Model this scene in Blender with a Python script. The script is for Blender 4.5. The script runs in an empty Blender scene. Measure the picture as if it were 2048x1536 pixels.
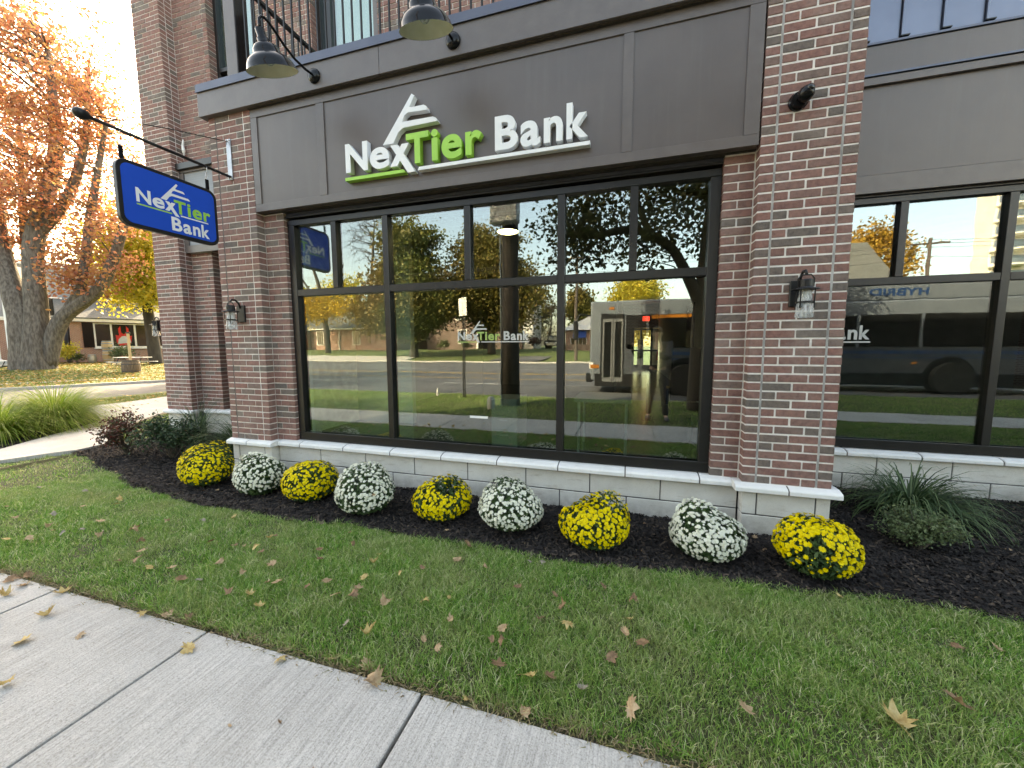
import bpy, bmesh, math, random
import numpy as np
from mathutils import Vector, Matrix

# ------------------------------------------------------------------ camera, world, sun, exposure
C = bpy.context.scene
COL = C.collection
cam_d = bpy.data.cameras.new('camera'); cam = bpy.data.objects.new('camera', cam_d); COL.objects.link(cam)
cam_d.sensor_width = 36.0; cam_d.lens = 768/2048*36.0; cam_d.clip_start = 0.02; cam_d.clip_end = 2000
PITCH, YAW, ROLL = math.atan(76/768), math.atan(231/768), math.radians(-0.2)
fw = Vector((-math.sin(YAW)*math.cos(PITCH), math.cos(YAW)*math.cos(PITCH), -math.sin(PITCH)))
rt = Vector((math.cos(YAW), math.sin(YAW), 0)); up = rt.cross(fw)
r2 = rt*math.cos(ROLL)+up*math.sin(ROLL); u2 = -rt*math.sin(ROLL)+up*math.cos(ROLL)
M = Matrix((r2, u2, -fw)).transposed().to_4x4(); M.translation = (0, -3.415, 1.54)
cam.matrix_world = M
C.camera = cam

SUN_EL = math.radians(31); SUN_AZ = math.atan2(-0.62, 0.78)      # azimuth measured from +Y towards +X
W = bpy.data.worlds.new('World'); C.world = W; W.use_nodes = True
nt = W.node_tree; nt.nodes.clear()
sky = nt.nodes.new('ShaderNodeTexSky'); sky.sky_type = 'NISHITA'; sky.sun_disc = False
sky.sun_elevation = SUN_EL; sky.sun_rotation = SUN_AZ
sky.air_density = 1.0; sky.dust_density = 3.0; sky.ozone_density = 1.0
bg = nt.nodes.new('ShaderNodeBackground'); bg.inputs['Strength'].default_value = 0.15
wo = nt.nodes.new('ShaderNodeOutputWorld')
nt.links.new(sky.outputs[0], bg.inputs[0]); nt.links.new(bg.outputs[0], wo.inputs[0])
sd = bpy.data.lights.new('sun', 'SUN'); sd.energy = 2.0; sd.angle = math.radians(0.5); sd.color = (1.0, 0.94, 0.85)
sun = bpy.data.objects.new('sun', sd); COL.objects.link(sun)
sdir = Vector((math.sin(SUN_AZ)*math.cos(SUN_EL), math.cos(SUN_AZ)*math.cos(SUN_EL), math.sin(SUN_EL)))
sun.rotation_euler = sdir.to_track_quat('Z', 'Y').to_euler(); sun.location = sdir*60
vs = C.view_settings
vs.view_transform = 'Standard'; vs.look = 'None'; vs.gamma = 1.0; vs.use_curve_mapping = False
vs.exposure = 3.02
vs.use_white_balance = True; vs.white_balance_temperature = 9800; vs.white_balance_tint = 8
cy = C.cycles
cy.use_denoising = True
cy.max_bounces = 8; cy.diffuse_bounces = 3; cy.glossy_bounces = 4; cy.transmission_bounces = 4
cy.transparent_max_bounces = 16; cy.sample_clamp_indirect = 6.0; cy.caustics_reflective = False; cy.caustics_refractive = False

R = random.Random(7)
rng = np.random.default_rng(11)

# ------------------------------------------------------------------ materials
MATS = {}
def nm(name):
    m = bpy.data.materials.new(name); m.use_nodes = True
    n = m.node_tree.nodes; n.clear()
    o = n.new('ShaderNodeOutputMaterial'); b = n.new('ShaderNodeBsdfPrincipled')
    m.node_tree.links.new(b.outputs[0], o.inputs[0])
    return m, n, m.node_tree.links, b, o
def coords(n, l, scale=(1,1,1)):
    t = n.new('ShaderNodeTexCoord'); mp = n.new('ShaderNodeMapping'); mp.inputs['Scale'].default_value = scale
    l.new(t.outputs['Object'], mp.inputs[0]); return mp.outputs[0]
def noise(n, l, vec, scale, detail=4, rough=.55):
    t = n.new('ShaderNodeTexNoise'); t.inputs['Scale'].default_value = scale; t.inputs['Detail'].default_value = detail
    t.inputs['Roughness'].default_value = rough
    l.new(vec, t.inputs['Vector']); return t
def ramp(n, l, fac, stops, interp='LINEAR'):
    r = n.new('ShaderNodeValToRGB'); e = r.color_ramp.elements; r.color_ramp.interpolation = interp
    while len(e) < len(stops): e.new(.5)
    for i, (p, c) in enumerate(stops): e[i].position = p; e[i].color = (*c, 1)
    l.new(fac, r.inputs[0]); return r.outputs[0]
def bump(n, l, h, b, strength=.3, dist=.01):
    k = n.new('ShaderNodeBump'); k.inputs['Strength'].default_value = strength; k.inputs['Distance'].default_value = dist
    l.new(h, k.inputs['Height']); l.new(k.outputs[0], b.inputs['Normal'])
def mixc(n, l, fac, a, b, mode='MIX'):
    x = n.new('ShaderNodeMix'); x.data_type = 'RGBA'; x.blend_type = mode
    for s, v in ((0, fac), (6, a), (7, b)):
        if hasattr(v, 'links') or hasattr(v, 'is_linked'): l.new(v, x.inputs[s])
        elif isinstance(v, (int, float)): x.inputs[s].default_value = v
        else: x.inputs[s].default_value = (*v, 1)
    return x.outputs[2]
def islrand(n, l):
    g = n.new('ShaderNodeNewGeometry'); oi = n.new('ShaderNodeObjectInfo')
    a = n.new('ShaderNodeMath'); a.operation = 'ADD'; l.new(g.outputs['Random Per Island'], a.inputs[0]); l.new(oi.outputs['Random'], a.inputs[1])
    f = n.new('ShaderNodeMath'); f.operation = 'FRACT'; l.new(a.outputs[0], f.inputs[0]); return f.outputs[0]
def basic(name, c1, c2=None, rough=.6, scale=8, metal=0, bumps=0, bscale=60, spec=.5, vscale=(1,1,1), lo=.35, hi=.65, coat=0, emit=None, estr=1, rvar=0):
    if name in MATS: return MATS[name]
    m, n, l, b, o = nm(name)
    b.inputs['Roughness'].default_value = rough; b.inputs['Metallic'].default_value = metal
    b.inputs['Specular IOR Level'].default_value = spec; b.inputs['Coat Weight'].default_value = coat
    v = coords(n, l, vscale)
    if c2 is None: b.inputs['Base Color'].default_value = (*c1, 1)
    else:
        t = noise(n, l, v, scale)
        l.new(ramp(n, l, t.outputs[0], [(lo, c1), (hi, c2)]), b.inputs['Base Color'])
        if rvar:
            mr = n.new('ShaderNodeMapRange'); l.new(t.outputs[0], mr.inputs[0])
            mr.inputs[3].default_value = rough-rvar; mr.inputs[4].default_value = rough+rvar; l.new(mr.outputs[0], b.inputs['Roughness'])
    if bumps: bump(n, l, noise(n, l, v, bscale, 5).outputs[0], b, bumps, .01)
    if emit: b.inputs['Emission Color'].default_value = (*emit, 1); b.inputs['Emission Strength'].default_value = estr
    MATS[name] = m; return m

def leafmat(name, cols, transl=.35, rough=.55, nscale=0, dark=None, mixv=1.0):
    """cols: colour stops chosen per leaf (island)"""
    m, n, l, b, o = nm(name)
    r = islrand(n, l)
    c = ramp(n, l, r, [(i/(len(cols)-1) if len(cols) > 1 else 0, k) for i, k in enumerate(cols)])
    if nscale:
        t = noise(n, l, coords(n, l), nscale, 3)
        c = mixc(n, l, ramp(n, l, t.outputs[0], [(.40, (0,0,0)), (.66, (mixv,)*3)]), c, dark or tuple(x*.7 for x in cols[0]))
    l.new(c, b.inputs['Base Color']); b.inputs['Roughness'].default_value = rough; b.inputs['Specular IOR Level'].default_value = .3
    tr = n.new('ShaderNodeBsdfTranslucent'); l.new(c, tr.inputs[0])
    mx = n.new('ShaderNodeMixShader'); mx.inputs[0].default_value = transl
    l.new(b.outputs[0], mx.inputs[1]); l.new(tr.outputs[0], mx.inputs[2]); l.new(mx.outputs[0], o.inputs[0])
    MATS[name] = m; return m

# brick: one random tone per brick, mottled
m, n, l, b, o = nm('brick_clay'); MATS['brick'] = m
rr = islrand(n, l); v = coords(n, l); ge = n.new('ShaderNodeNewGeometry')
base = ramp(n, l, rr, [(0, (.205,.112,.097)), (.22, (.252,.127,.108)), (.42, (.222,.130,.112)), (.62, (.266,.141,.118)), (.78, (.230,.137,.118)), (.86, (.172,.133,.115)), (1, (.142,.118,.105))])
t1 = noise(n, l, ge.outputs['Position'], 26, 5, .65)
base = mixc(n, l, .75, base, ramp(n, l, t1.outputs[0], [(.3, (.62,.60,.60)), (.5, (1,1,1)), (.72, (1.35,1.25,1.2))]), 'MULTIPLY')
t2 = noise(n, l, ge.outputs['Position'], 420, 3, .7)
t3 = noise(n, l, ge.outputs['Position'], 1.7, 6, .7)
base = mixc(n, l, ramp(n, l, t3.outputs[0], [(.52, (0,0,0)), (.72, (.42,.42,.42))]), base, (.40,.33,.29))
base = mixc(n, l, ramp(n, l, t2.outputs[0], [(.66, (0,0,0)), (.8, (.5,.5,.5))]), base, (.42,.36,.32))
l.new(base, b.inputs['Base Color']); b.inputs['Roughness'].default_value = .85; b.inputs['Specular IOR Level'].default_value = .25
ad = n.new('ShaderNodeMath'); ad.operation = 'MULTIPLY_ADD'; ad.inputs[1].default_value = 2.0
l.new(t1.outputs[0], ad.inputs[0]); l.new(noise(n, l, ge.outputs['Position'], 160, 5, .7).outputs[0], ad.inputs[2]); bump(n, l, ad.outputs[0], b, .55, .006)

basic('stone_joint', (.075,.07,.066), (.13,.12,.115), .95, 20)
basic('mortar', (.62,.57,.53), (.82,.765,.715), .95, 9, bumps=.5, bscale=150)
basic('caulk', (.24,.23,.22), (.44,.42,.40), .8, 6, bumps=.3, bscale=60)
# cast stone with faint pits and stains
m, n, l, b, o = nm('cast_stone'); MATS['stone'] = m; ge = n.new('ShaderNodeNewGeometry'); P = ge.outputs['Position']
c = ramp(n, l, noise(n, l, P, 5, 6, .6).outputs[0], [(.3, (.60,.565,.505)), (.7, (.72,.69,.63))])
c = mixc(n, l, ramp(n, l, noise(n, l, P, 210, 2, .6).outputs[0], [(.30, (.55,.55,.55)), (.42, (0,0,0))]), c, (.27,.24,.20))
mp = n.new('ShaderNodeMapping'); mp.inputs['Scale'].default_value = (1.4,1.4,7); l.new(P, mp.inputs[0])
c = mixc(n, l, ramp(n, l, noise(n, l, mp.outputs[0], 3.3, 5, .7).outputs[0], [(.57, (0,0,0)), (.74, (.6,.6,.6))]), c, (.36,.29,.22))
# soil splash along the foot of the wall
sp = n.new('ShaderNodeSeparateXYZ'); l.new(P, sp.inputs[0]); mr = n.new('ShaderNodeMapRange'); l.new(sp.outputs[2], mr.inputs[0]); mr.inputs[1].default_value = .0; mr.inputs[2].default_value = .17; mr.inputs[3].default_value = .62; mr.inputs[4].default_value = 0
ml = n.new('ShaderNodeMath'); ml.operation = 'MULTIPLY'; l.new(mr.outputs[0], ml.inputs[0]); l.new(ramp(n, l, noise(n, l, P, 11, 5, .7).outputs[0], [(.38, (.15,)*3), (.62, (1,1,1))]), ml.inputs[1])
c = mixc(n, l, ml.outputs[0], c, (.20,.165,.13))
l.new(c, b.inputs['Base Color']); b.inputs['Roughness'].default_value = .9; bump(n, l, noise(n, l, P, 190, 4).outputs[0], b, .35, .004)
m, n, l, b, o = nm('cap_stone'); MATS['cap'] = m; ge = n.new('ShaderNodeNewGeometry'); P = ge.outputs['Position']
c = ramp(n, l, noise(n, l, P, 6, 6, .65).outputs[0], [(.3, (.68,.67,.645)), (.7, (.80,.79,.765))])
c = mixc(n, l, ramp(n, l, noise(n, l, P, 34, 4, .7).outputs[0], [(.62, (0,0,0)), (.78, (.5,.5,.5))]), c, (.33,.30,.26))
l.new(c, b.inputs['Base Color']); b.inputs['Roughness'].default_value = .85; bump(n, l, noise(n, l, P, 150, 4).outputs[0], b, .25, .004)

basic('fascia', (.096,.074,.067), (.112,.088,.080), .40, 2.2, bumps=.08, bscale=12, rvar=.05, spec=.62)
m = MATS['fascia']; n = m.node_tree.nodes; l = m.node_tree.links; b = [q for q in n if q.type == 'BSDF_PRINCIPLED'][0]
src = b.inputs['Base Color'].links[0].from_socket; ge = n.new('ShaderNodeNewGeometry'); mp = n.new('ShaderNodeMapping'); mp.inputs['Scale'].default_value = (14,14,.9); l.new(ge.outputs['Position'], mp.inputs[0])
l.new(mixc(n, l, ramp(n, l, noise(n, l, mp.outputs[0], 1.0, 6, .7).outputs[0], [(.52, (0,0,0)), (.75, (.35,.35,.35))]), src, (.13,.115,.105)), b.inputs['Base Color'])
basic('trim', (.116,.094,.087), (.136,.113,.105), .36, 6, bumps=.12, bscale=40, rvar=.06)
basic('flashing', (.080,.086,.112), (.095,.102,.130), .30, 4, metal=.5, bumps=.04, bscale=5)
basic('siding', (.125,.142,.185), (.140,.158,.205), .34, 3, metal=.6, bumps=.05, bscale=3)
basic('frame', (.0085,.0075,.0075), (.012,.0105,.0105), .36, 12, bumps=.05, bscale=70)
basic('black_metal', (.010,.010,.011), (.016,.016,.017), .38, 14, spec=.3, bumps=.04, bscale=60)
basic('gloss_black', (.007,.007,.008), None, .10, spec=.22)
basic('steel', (.30,.31,.33), (.38,.39,.41), .32, 20, metal=.8)
basic('bolt', (.6,.6,.6), None, .25, metal=1)
basic('white_paint', (.76,.76,.74), (.82,.82,.80), .5, 5)
basic('letter_white', (.80,.80,.80), (.84,.84,.84), .45, 6)
basic('letter_green', (.30,.60,.075), (.34,.65,.09), .45, 6)
basic('sign_blue', (.0005,.075,.50), (.0005,.080,.53), .6, 3, spec=.12)
basic('shade_inside', (.70,.66,.50), (.78,.74,.60), .5, 8)
basic('dark_void', (.012,.011,.010), None, .9)
basic('soffit', (.055,.040,.028), (.03,.024,.02), .8, 30)
basic('asphalt', (.070,.073,.080), (.115,.117,.122), .9, .9, bumps=.5, bscale=300)
basic('kerb', (.36,.35,.33), (.46,.45,.42), .9, 7, bumps=.3, bscale=120)
basic('line_white', (.62,.62,.60), (.75,.75,.73), .7, 14)
basic('line_yellow', (.60,.36,.04), (.72,.45,.07), .7, 14)
basic('soil', (.035,.028,.022), (.07,.055,.04), .95, 30, bumps=.6, bscale=90)
basic('turf', (.030,.042,.014), (.085,.080,.038), .95, 7, bumps=.6, bscale=200)
basic('far_turf', (.060,.105,.022), (.11,.13,.04), .95, 1.6, bumps=.5, bscale=90)
basic('mulch_base', (.012,.010,.010), (.026,.021,.019), .95, 60, bumps=.8, bscale=120)
leafmat('mulch_chip', [(.010,.009,.009), (.018,.015,.014), (.030,.024,.021), (.016,.013,.013), (.095,.070,.052)], 0, .85)
# broom-finished concrete
m, n, l, b, o = nm('concrete'); MATS['concrete'] = m; ge = n.new('ShaderNodeNewGeometry'); P = ge.outputs['Position']
c = ramp(n, l, noise(n, l, P, 1.6, 6, .65).outputs[0], [(.3, (.40,.385,.365)), (.7, (.50,.485,.465))])
c = mixc(n, l, .8, c, ramp(n, l, noise(n, l, P, 150, 4, .72).outputs[0], [(.33, (.50,.49,.48)), (.48, (.96,.96,.95)), (.68, (1.22,1.22,1.21))]), 'MULTIPLY')
c = mixc(n, l, ramp(n, l, noise(n, l, P, .9, 7, .75).outputs[0], [(.48, (0,0,0)), (.66, (.40,.40,.40))]), c, (.26,.245,.225))
c = mixc(n, l, ramp(n, l, noise(n, l, P, 480, 2, .6).outputs[0], [(.70, (0,0,0)), (.76, (.8,.8,.8))]), c, (.10,.09,.085))
mp = n.new('ShaderNodeMapping'); mp.inputs['Scale'].default_value = (130,5,1); l.new(P, mp.inputs[0])
br = noise(n, l, mp.outputs[0], 1.0, 3, .5)
c = mixc(n, l, .8, c, ramp(n, l, br.outputs[0], [(.3, (.72,.72,.72)), (.62, (1.10,1.10,1.10))]), 'MULTIPLY')
l.new(c, b.inputs['Base Color']); b.inputs['Roughness'].default_value = .92
ad = n.new('ShaderNodeMath'); ad.operation = 'ADD'; l.new(br.outputs[0], ad.inputs[0]); l.new(noise(n, l, P, 240, 3).outputs[0], ad.inputs[1]); bump(n, l, ad.outputs[0], b, .45, .004)

# window glass: coated pane, mirror-like outside, see-through where the inside is bright
def glassmat(name, f0=.165, tint=(.74,.84,.79), wav=.010):
    m = bpy.data.materials.new(name); m.use_nodes = True; n = m.node_tree.nodes; l = m.node_tree.links; n.clear()
    o = n.new('ShaderNodeOutputMaterial'); tr = n.new('ShaderNodeBsdfTransparent'); tr.inputs[0].default_value = (*tint, 1)
    g = n.new('ShaderNodeBsdfGlossy'); g.inputs['Roughness'].default_value = .0; g.inputs['Color'].default_value = (.96,.98,1,1)
    # Schlick reflectance from the view angle (the same for both faces of the pane)
    ge = n.new('ShaderNodeNewGeometry'); dt = n.new('ShaderNodeVectorMath'); dt.operation = 'DOT_PRODUCT'; l.new(ge.outputs['Normal'], dt.inputs[0]); l.new(ge.outputs['Incoming'], dt.inputs[1])
    def mth(op, a, b2=None):
        q = n.new('ShaderNodeMath'); q.operation = op
        for i, s_ in enumerate((a, b2)):
            if s_ is None: continue
            if isinstance(s_, (int, float)): q.inputs[i].default_value = s_
            else: l.new(s_, q.inputs[i])
        return q.outputs[0]
    fr = mth('ADD', mth('MULTIPLY', mth('POWER', mth('SUBTRACT', 1.0, mth('ABSOLUTE', dt.outputs['Value'])), 5.0), 1-f0), f0)
    k = n.new('ShaderNodeBump'); k.inputs['Strength'].default_value = wav; k.inputs['Distance'].default_value = .05
    t = noise(n, l, coords(n, l), 2.2, 2); l.new(t.outputs[0], k.inputs['Height']); l.new(k.outputs[0], g.inputs['Normal'])
    mx = n.new('ShaderNodeMixShader'); l.new(fr, mx.inputs[0]); l.new(tr.outputs[0], mx.inputs[1]); l.new(g.outputs[0], mx.inputs[2])
    l.new(mx.outputs[0], o.inputs[0]); MATS[name] = m; return m
glassmat('window_glass'); glassmat('clear_glass', .04, (.95,.97,.97), 0)
m, n, l, b, o = nm('seeded_glass'); MATS['seeded'] = m
tr = n.new('ShaderNodeBsdfTransparent'); tr.inputs[0].default_value = (.90,.92,.93,1)
b.inputs['Base Color'].default_value = (.75,.77,.78,1); b.inputs['Roughness'].default_value = .12
mx = n.new('ShaderNodeMixShader'); l.new(ramp(n, l, noise(n, l, coords(n, l, (1,1,.35)), 60, 3).outputs[0], [(.4, (.18,)*3), (.65, (.6,)*3)]), mx.inputs[0])
l.new(tr.outputs[0], mx.inputs[1]); l.new(b.outputs[0], mx.inputs[2]); l.new(mx.outputs[0], o.inputs[0]); bump(n, l, noise(n, l, coords(n, l), 70, 3).outputs[0], b, .5, .01)
basic('decal_pale', (.50,.50,.47), None, .6); basic('decal_green', (.30,.42,.12), None, .6)

basic('bark', (.072,.058,.047), (.165,.138,.114), .95, 11, bumps=1.0, bscale=22, vscale=(1,1,.25), lo=.38, hi=.62)
basic('bark_dark', (.030,.026,.022), (.065,.055,.045), .95, 5, bumps=1.0, bscale=14, vscale=(1,1,.25))
basic('twig', (.06,.05,.04), (.10,.08,.06), .9, 20)
def brickwall(name, c1, c2, mort, sc):
    m, n, l, b, o = nm(name); t = n.new('ShaderNodeTexBrick'); t.inputs['Scale'].default_value = sc
    for i, c in ((1, c1), (2, c2), (3, mort)): t.inputs[i].default_value = (*c, 1)
    t.inputs['Mortar Size'].default_value = .012; t.inputs['Brick Width'].default_value = .21; t.inputs['Row Height'].default_value = .07
    tc = n.new('ShaderNodeTexCoord'); sp = n.new('ShaderNodeSeparateXYZ'); cb = n.new('ShaderNodeCombineXYZ'); ad = n.new('ShaderNodeMath'); ad.operation = 'ADD'
    l.new(tc.outputs['Object'], sp.inputs[0]); l.new(sp.outputs[0], ad.inputs[0]); l.new(sp.outputs[1], ad.inputs[1]); l.new(ad.outputs[0], cb.inputs[0]); l.new(sp.outputs[2], cb.inputs[1])
    l.new(cb.outputs[0], t.inputs['Vector']); l.new(t.outputs[0], b.inputs['Base Color']); b.inputs['Roughness'].default_value = .9; MATS[name] = m
brickwall('far_brick_red', (.30,.115,.075), (.36,.15,.10), (.40,.35,.30), 1.0)
brickwall('far_brick_brown', (.115,.060,.045), (.15,.08,.06), (.25,.22,.2), 1.0)
basic('shingle', (.075,.080,.078), (.125,.130,.125), .95, 6, bumps=.6, bscale=40)
basic('roof_white', (.62,.60,.57), (.72,.70,.66), .8, 3)
basic('siding_grey', (.23,.245,.265), (.28,.295,.315), .7, 3, vscale=(.2,.2,14))
basic('house_white', (.72,.71,.68), (.80,.79,.76), .6, 3)
basic('dark_window', (.012,.013,.014), None, .08)
basic('bus_shaded_white', (.135,.16,.19), (.16,.185,.215), .35, 2)  # white bus paint, with the shade it stands in darkened into the colour
basic('bus_panel', (.075,.085,.10), None, .3); basic('bus_grey', (.16,.17,.18), None, .4)
basic('bus_blue', (.02,.06,.16), None, .3, coat=.3)
basic('bus_dark', (.016,.017,.019), None, .35)
basic('rubber', (.018,.018,.018), (.03,.03,.03), .85, 20)
basic('tower_white', (.70,.68,.63), (.78,.76,.71), .7, .4)
basic('tower_glass', (.22,.28,.34), None, .1, metal=.3)
basic('wood_pole', (.055,.045,.040), (.11,.09,.078), .95, 6, bumps=.6, bscale=20, vscale=(1,1,.1))
basic('cabinet_grey', (.42,.44,.44), (.50,.52,.52), .5, 4)
basic('red_paint', (.55,.02,.02), None, .4); basic('awning_blue', (.01,.05,.24), None, .7)
basic('oak', (.10,.065,.04), (.20,.14,.09), .8, 4, bumps=.5, bscale=30, vscale=(6,6,.8)); basic('hoop', (.06,.055,.05), (.12,.10,.09), .6, 20, metal=.5)
basic('new_wood', (.52,.36,.19), (.62,.45,.26), .8, 4, vscale=(8,8,.6))
basic('table_white', (.66,.65,.62), (.74,.73,.70), .6, 8)
basic('keg', (.45,.45,.44), (.55,.55,.54), .35, 9, metal=.6); basic('keg_blue', (.12,.25,.36), None, .5)
basic('skin', (.52,.33,.25), (.58,.38,.29), .55, 20); basic('jacket', (.045,.048,.055), (.06,.062,.07), .85, 30, bumps=.3, bscale=200)
basic('denim', (.018,.022,.034), (.03,.036,.05), .9, 60); basic('shoe', (.03,.035,.05), (.3,.3,.32), .7, 30, lo=.55, hi=.7); basic('hair', (.03,.02,.014), (.05,.035,.025), .6, 60)
basic('int_tan', (.22,.215,.20), (.26,.255,.24), .7, 3); basic('int_floor', (.055,.045,.038), (.10,.082,.068), .22, 3, vscale=(1,8,1)); basic('int_wall', (.60,.58,.53), (.66,.64,.59), .8, 3); basic('int_grey', (.16,.155,.15), (.2,.195,.19), .8, 3)
basic('int_white', (.74,.74,.72), (.78,.78,.76), .7, 3)
basic('lamp_glow', (1,.9,.7), None, .5, emit=(1,.80,.5), estr=4)
basic('exit_red', (.6,.02,.02), None, .5, emit=(1,.04,.03), estr=.8)
basic('amber', (.30,.10,.015), None, .4, emit=(1,.35,.05), estr=.06)
basic('twine', (.72,.70,.66), None, .7)

# ------------------------------------------------------------------ object helpers
def tag(o, label=None, cat=None, group=None, kind=None):
    for k, v in (('label', label), ('category', cat), ('group', group), ('kind', kind)):
        if v: o[k] = v
    return o
def empty(name, loc=(0,0,0), rz=0, **kw):
    o = bpy.data.objects.new(name, None); COL.objects.link(o); o.location = loc; o.rotation_euler = (0,0,rz)
    o.empty_display_size = .1
    return tag(o, **kw)
def wloc(p):
    v = Vector((0,0,0))
    while p is not None: v = v+Vector(p.location); p = p.parent
    return v
def link(name, me, parent=None, local=False, **kw):
    o = bpy.data.objects.new(name, me); COL.objects.link(o)
    if parent is not None:
        o.parent = parent
        if not local: o.location = -wloc(parent)
    return tag(o, **kw)
def smooth(me, ang=None):
    me.polygons.foreach_set('use_smooth', [True]*len(me.polygons))
def npmesh(name, V, F, mat, sm=False):
    """V (n,3) array, F (m,k) array, all faces with k corners"""
    V = np.ascontiguousarray(V, dtype=np.float32); F = np.ascontiguousarray(F, dtype=np.int32)
    me = bpy.data.meshes.new(name); k = F.shape[1]
    me.vertices.add(len(V)); me.vertices.foreach_set('co', V.ravel())
    me.loops.add(F.size); me.loops.foreach_set('vertex_index', F.ravel())
    me.polygons.add(len(F)); me.polygons.foreach_set('loop_start', np.arange(0, F.size, k, dtype=np.int32))
    me.update(calc_edges=True); me.materials.append(mat)
    if sm: smooth(me)
    return me
class MB:
    def __init__(s): s.v = []; s.f = []
    def add(s, V, F):
        k = len(s.v); s.v += [tuple(p) for p in V]; s.f += [tuple(i+k for i in f) for f in F]; return s
    def box(s, x0, x1, y0, y1, z0, z1):
        return s.add([(x0,y0,z0),(x1,y0,z0),(x1,y1,z0),(x0,y1,z0),(x0,y0,z1),(x1,y0,z1),(x1,y1,z1),(x0,y1,z1)],
                     [(0,3,2,1),(4,5,6,7),(0,1,5,4),(1,2,6,5),(2,3,7,6),(3,0,4,7)])
    def obox(s, c, ux, uy, uz, hx, hy, hz):
        c = Vector(c); ux = Vector(ux).normalized()*hx; uy = Vector(uy).normalized()*hy; uz = Vector(uz).normalized()*hz
        V = [c+a*ux+b_*uy+d*uz for d in (-1,1) for a, b_ in ((-1,-1),(1,-1),(1,1),(-1,1))]
        return s.add(V, [(0,3,2,1),(4,5,6,7),(0,1,5,4),(1,2,6,5),(2,3,7,6),(3,0,4,7)])
    def prism(s, pts, f0, f1):
        """pts: list of 2D, f0/f1 map a 2D point to the 3D near and far faces"""
        n = len(pts); V = [f0(p) for p in pts]+[f1(p) for p in pts]
        F = [tuple(range(n)), tuple(range(2*n-1, n-1, -1))]+[((i+1) % n, i, n+i, n+(i+1) % n) for i in range(n)]
        return s.add(V, F)
    def tube(s, pts, rad, n=8, cap=True, rough=0):
        pts = [Vector(p) for p in pts]; k0 = len(s.v); N = len(pts)
        if not hasattr(rad, '__len__'): rad = [rad]*N
        ref = None
        for i, p in enumerate(pts):
            d = (pts[min(i+1, N-1)]-pts[max(i-1, 0)]).normalized()
            if ref is None: ref = d.orthogonal().normalized()
            a = (ref-d*ref.dot(d)).normalized(); ref = a; b_ = d.cross(a)
            for j in range(n):
                t = 2*math.pi*j/n; q = 1+(rough*(math.sin(j*2.1+1)+.8*math.sin(j*5.3+i*.35)+.6*math.sin(i*1.9+j)) if rough else 0); s.v.append(tuple(p+(a*math.cos(t)+b_*math.sin(t))*rad[i]*q))
        for i in range(N-1):
            for j in range(n):
                s.f.append((k0+i*n+j, k0+i*n+(j+1) % n, k0+(i+1)*n+(j+1) % n, k0+(i+1)*n+j))
        if cap: s.f.append(tuple(k0+j for j in reversed(range(n)))); s.f.append(tuple(k0+(N-1)*n+j for j in range(n)))
        return s
    def lathe(s, prof, c=(0,0,0), n=24, axis='z'):
        k0 = len(s.v); N = len(prof)
        for r, h in prof:
            for j in range(n):
                t = 2*math.pi*j/n; a, b_ = r*math.cos(t), r*math.sin(t)
                q = {'z': (a,b_,h), 'y': (a,-h,b_), 'x': (h,a,b_)}[axis]
                s.v.append((c[0]+q[0], c[1]+q[1], c[2]+q[2]))
        for i in range(N-1):
            for j in range(n): s.f.append((k0+i*n+j, k0+i*n+(j+1) % n, k0+(i+1)*n+(j+1) % n, k0+(i+1)*n+j))
        return s
    def sphere(s, c, r, n=12, m=8):
        rx, ry, rz = r if hasattr(r, '__len__') else (r,r,r)
        k0 = len(s.v)
        for i in range(m+1):
            ph = math.pi*i/m
            for j in range(n):
                t = 2*math.pi*j/n; s.v.append((c[0]+rx*math.sin(ph)*math.cos(t), c[1]+ry*math.sin(ph)*math.sin(t), c[2]+rz*math.cos(ph)))
        for i in range(m):
            for j in range(n): s.f.append((k0+i*n+j, k0+(i+1)*n+j, k0+(i+1)*n+(j+1) % n, k0+i*n+(j+1) % n))
        return s
    def mesh(s, name, mat, bev=0, sm=False, seg=1, fix=False):
        me = bpy.data.meshes.new(name); me.from_pydata(s.v, [], s.f)
        if bev or fix:
            bm = bmesh.new(); bm.from_mesh(me)
            if fix: bmesh.ops.remove_doubles(bm, verts=bm.verts, dist=1e-5)
            bmesh.ops.recalc_face_normals(bm, faces=bm.faces)
            if bev: bmesh.ops.bevel(bm, geom=list(bm.edges), offset=bev, segments=seg, affect='EDGES', profile=.7, clamp_overlap=True)
            bm.to_mesh(me); bm.free()
        me.materials.append(MATS[mat] if isinstance(mat, str) else mat)
        if sm: smooth(me)
        return me
    def build(s, name, mat, parent=None, bev=0, sm=False, local=False, fix=False, seg=1, **kw):
        return link(name, s.mesh(name, mat, bev, sm, seg, fix), parent, local, **kw)
def bx(name, mat, parent, x0, x1, y0, y1, z0, z1, bev=.002, **kw):
    return MB().box(x0, x1, y0, y1, z0, z1).build(name, mat, parent, bev=bev, **kw)
def shade_auto(o, ang=35):
    me = o.data; bm = bmesh.new(); bm.from_mesh(me); a = math.radians(ang)
    for f in bm.faces: f.smooth = True
    for e in bm.edges: e.smooth = e.calc_face_angle(0) < a
    bm.to_mesh(me); bm.free(); return o
def copytree(o, parent=None):
    c = o.copy(); COL.objects.link(c); c.parent = parent
    for ch in o.children: copytree(ch, c)
    return c
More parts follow.
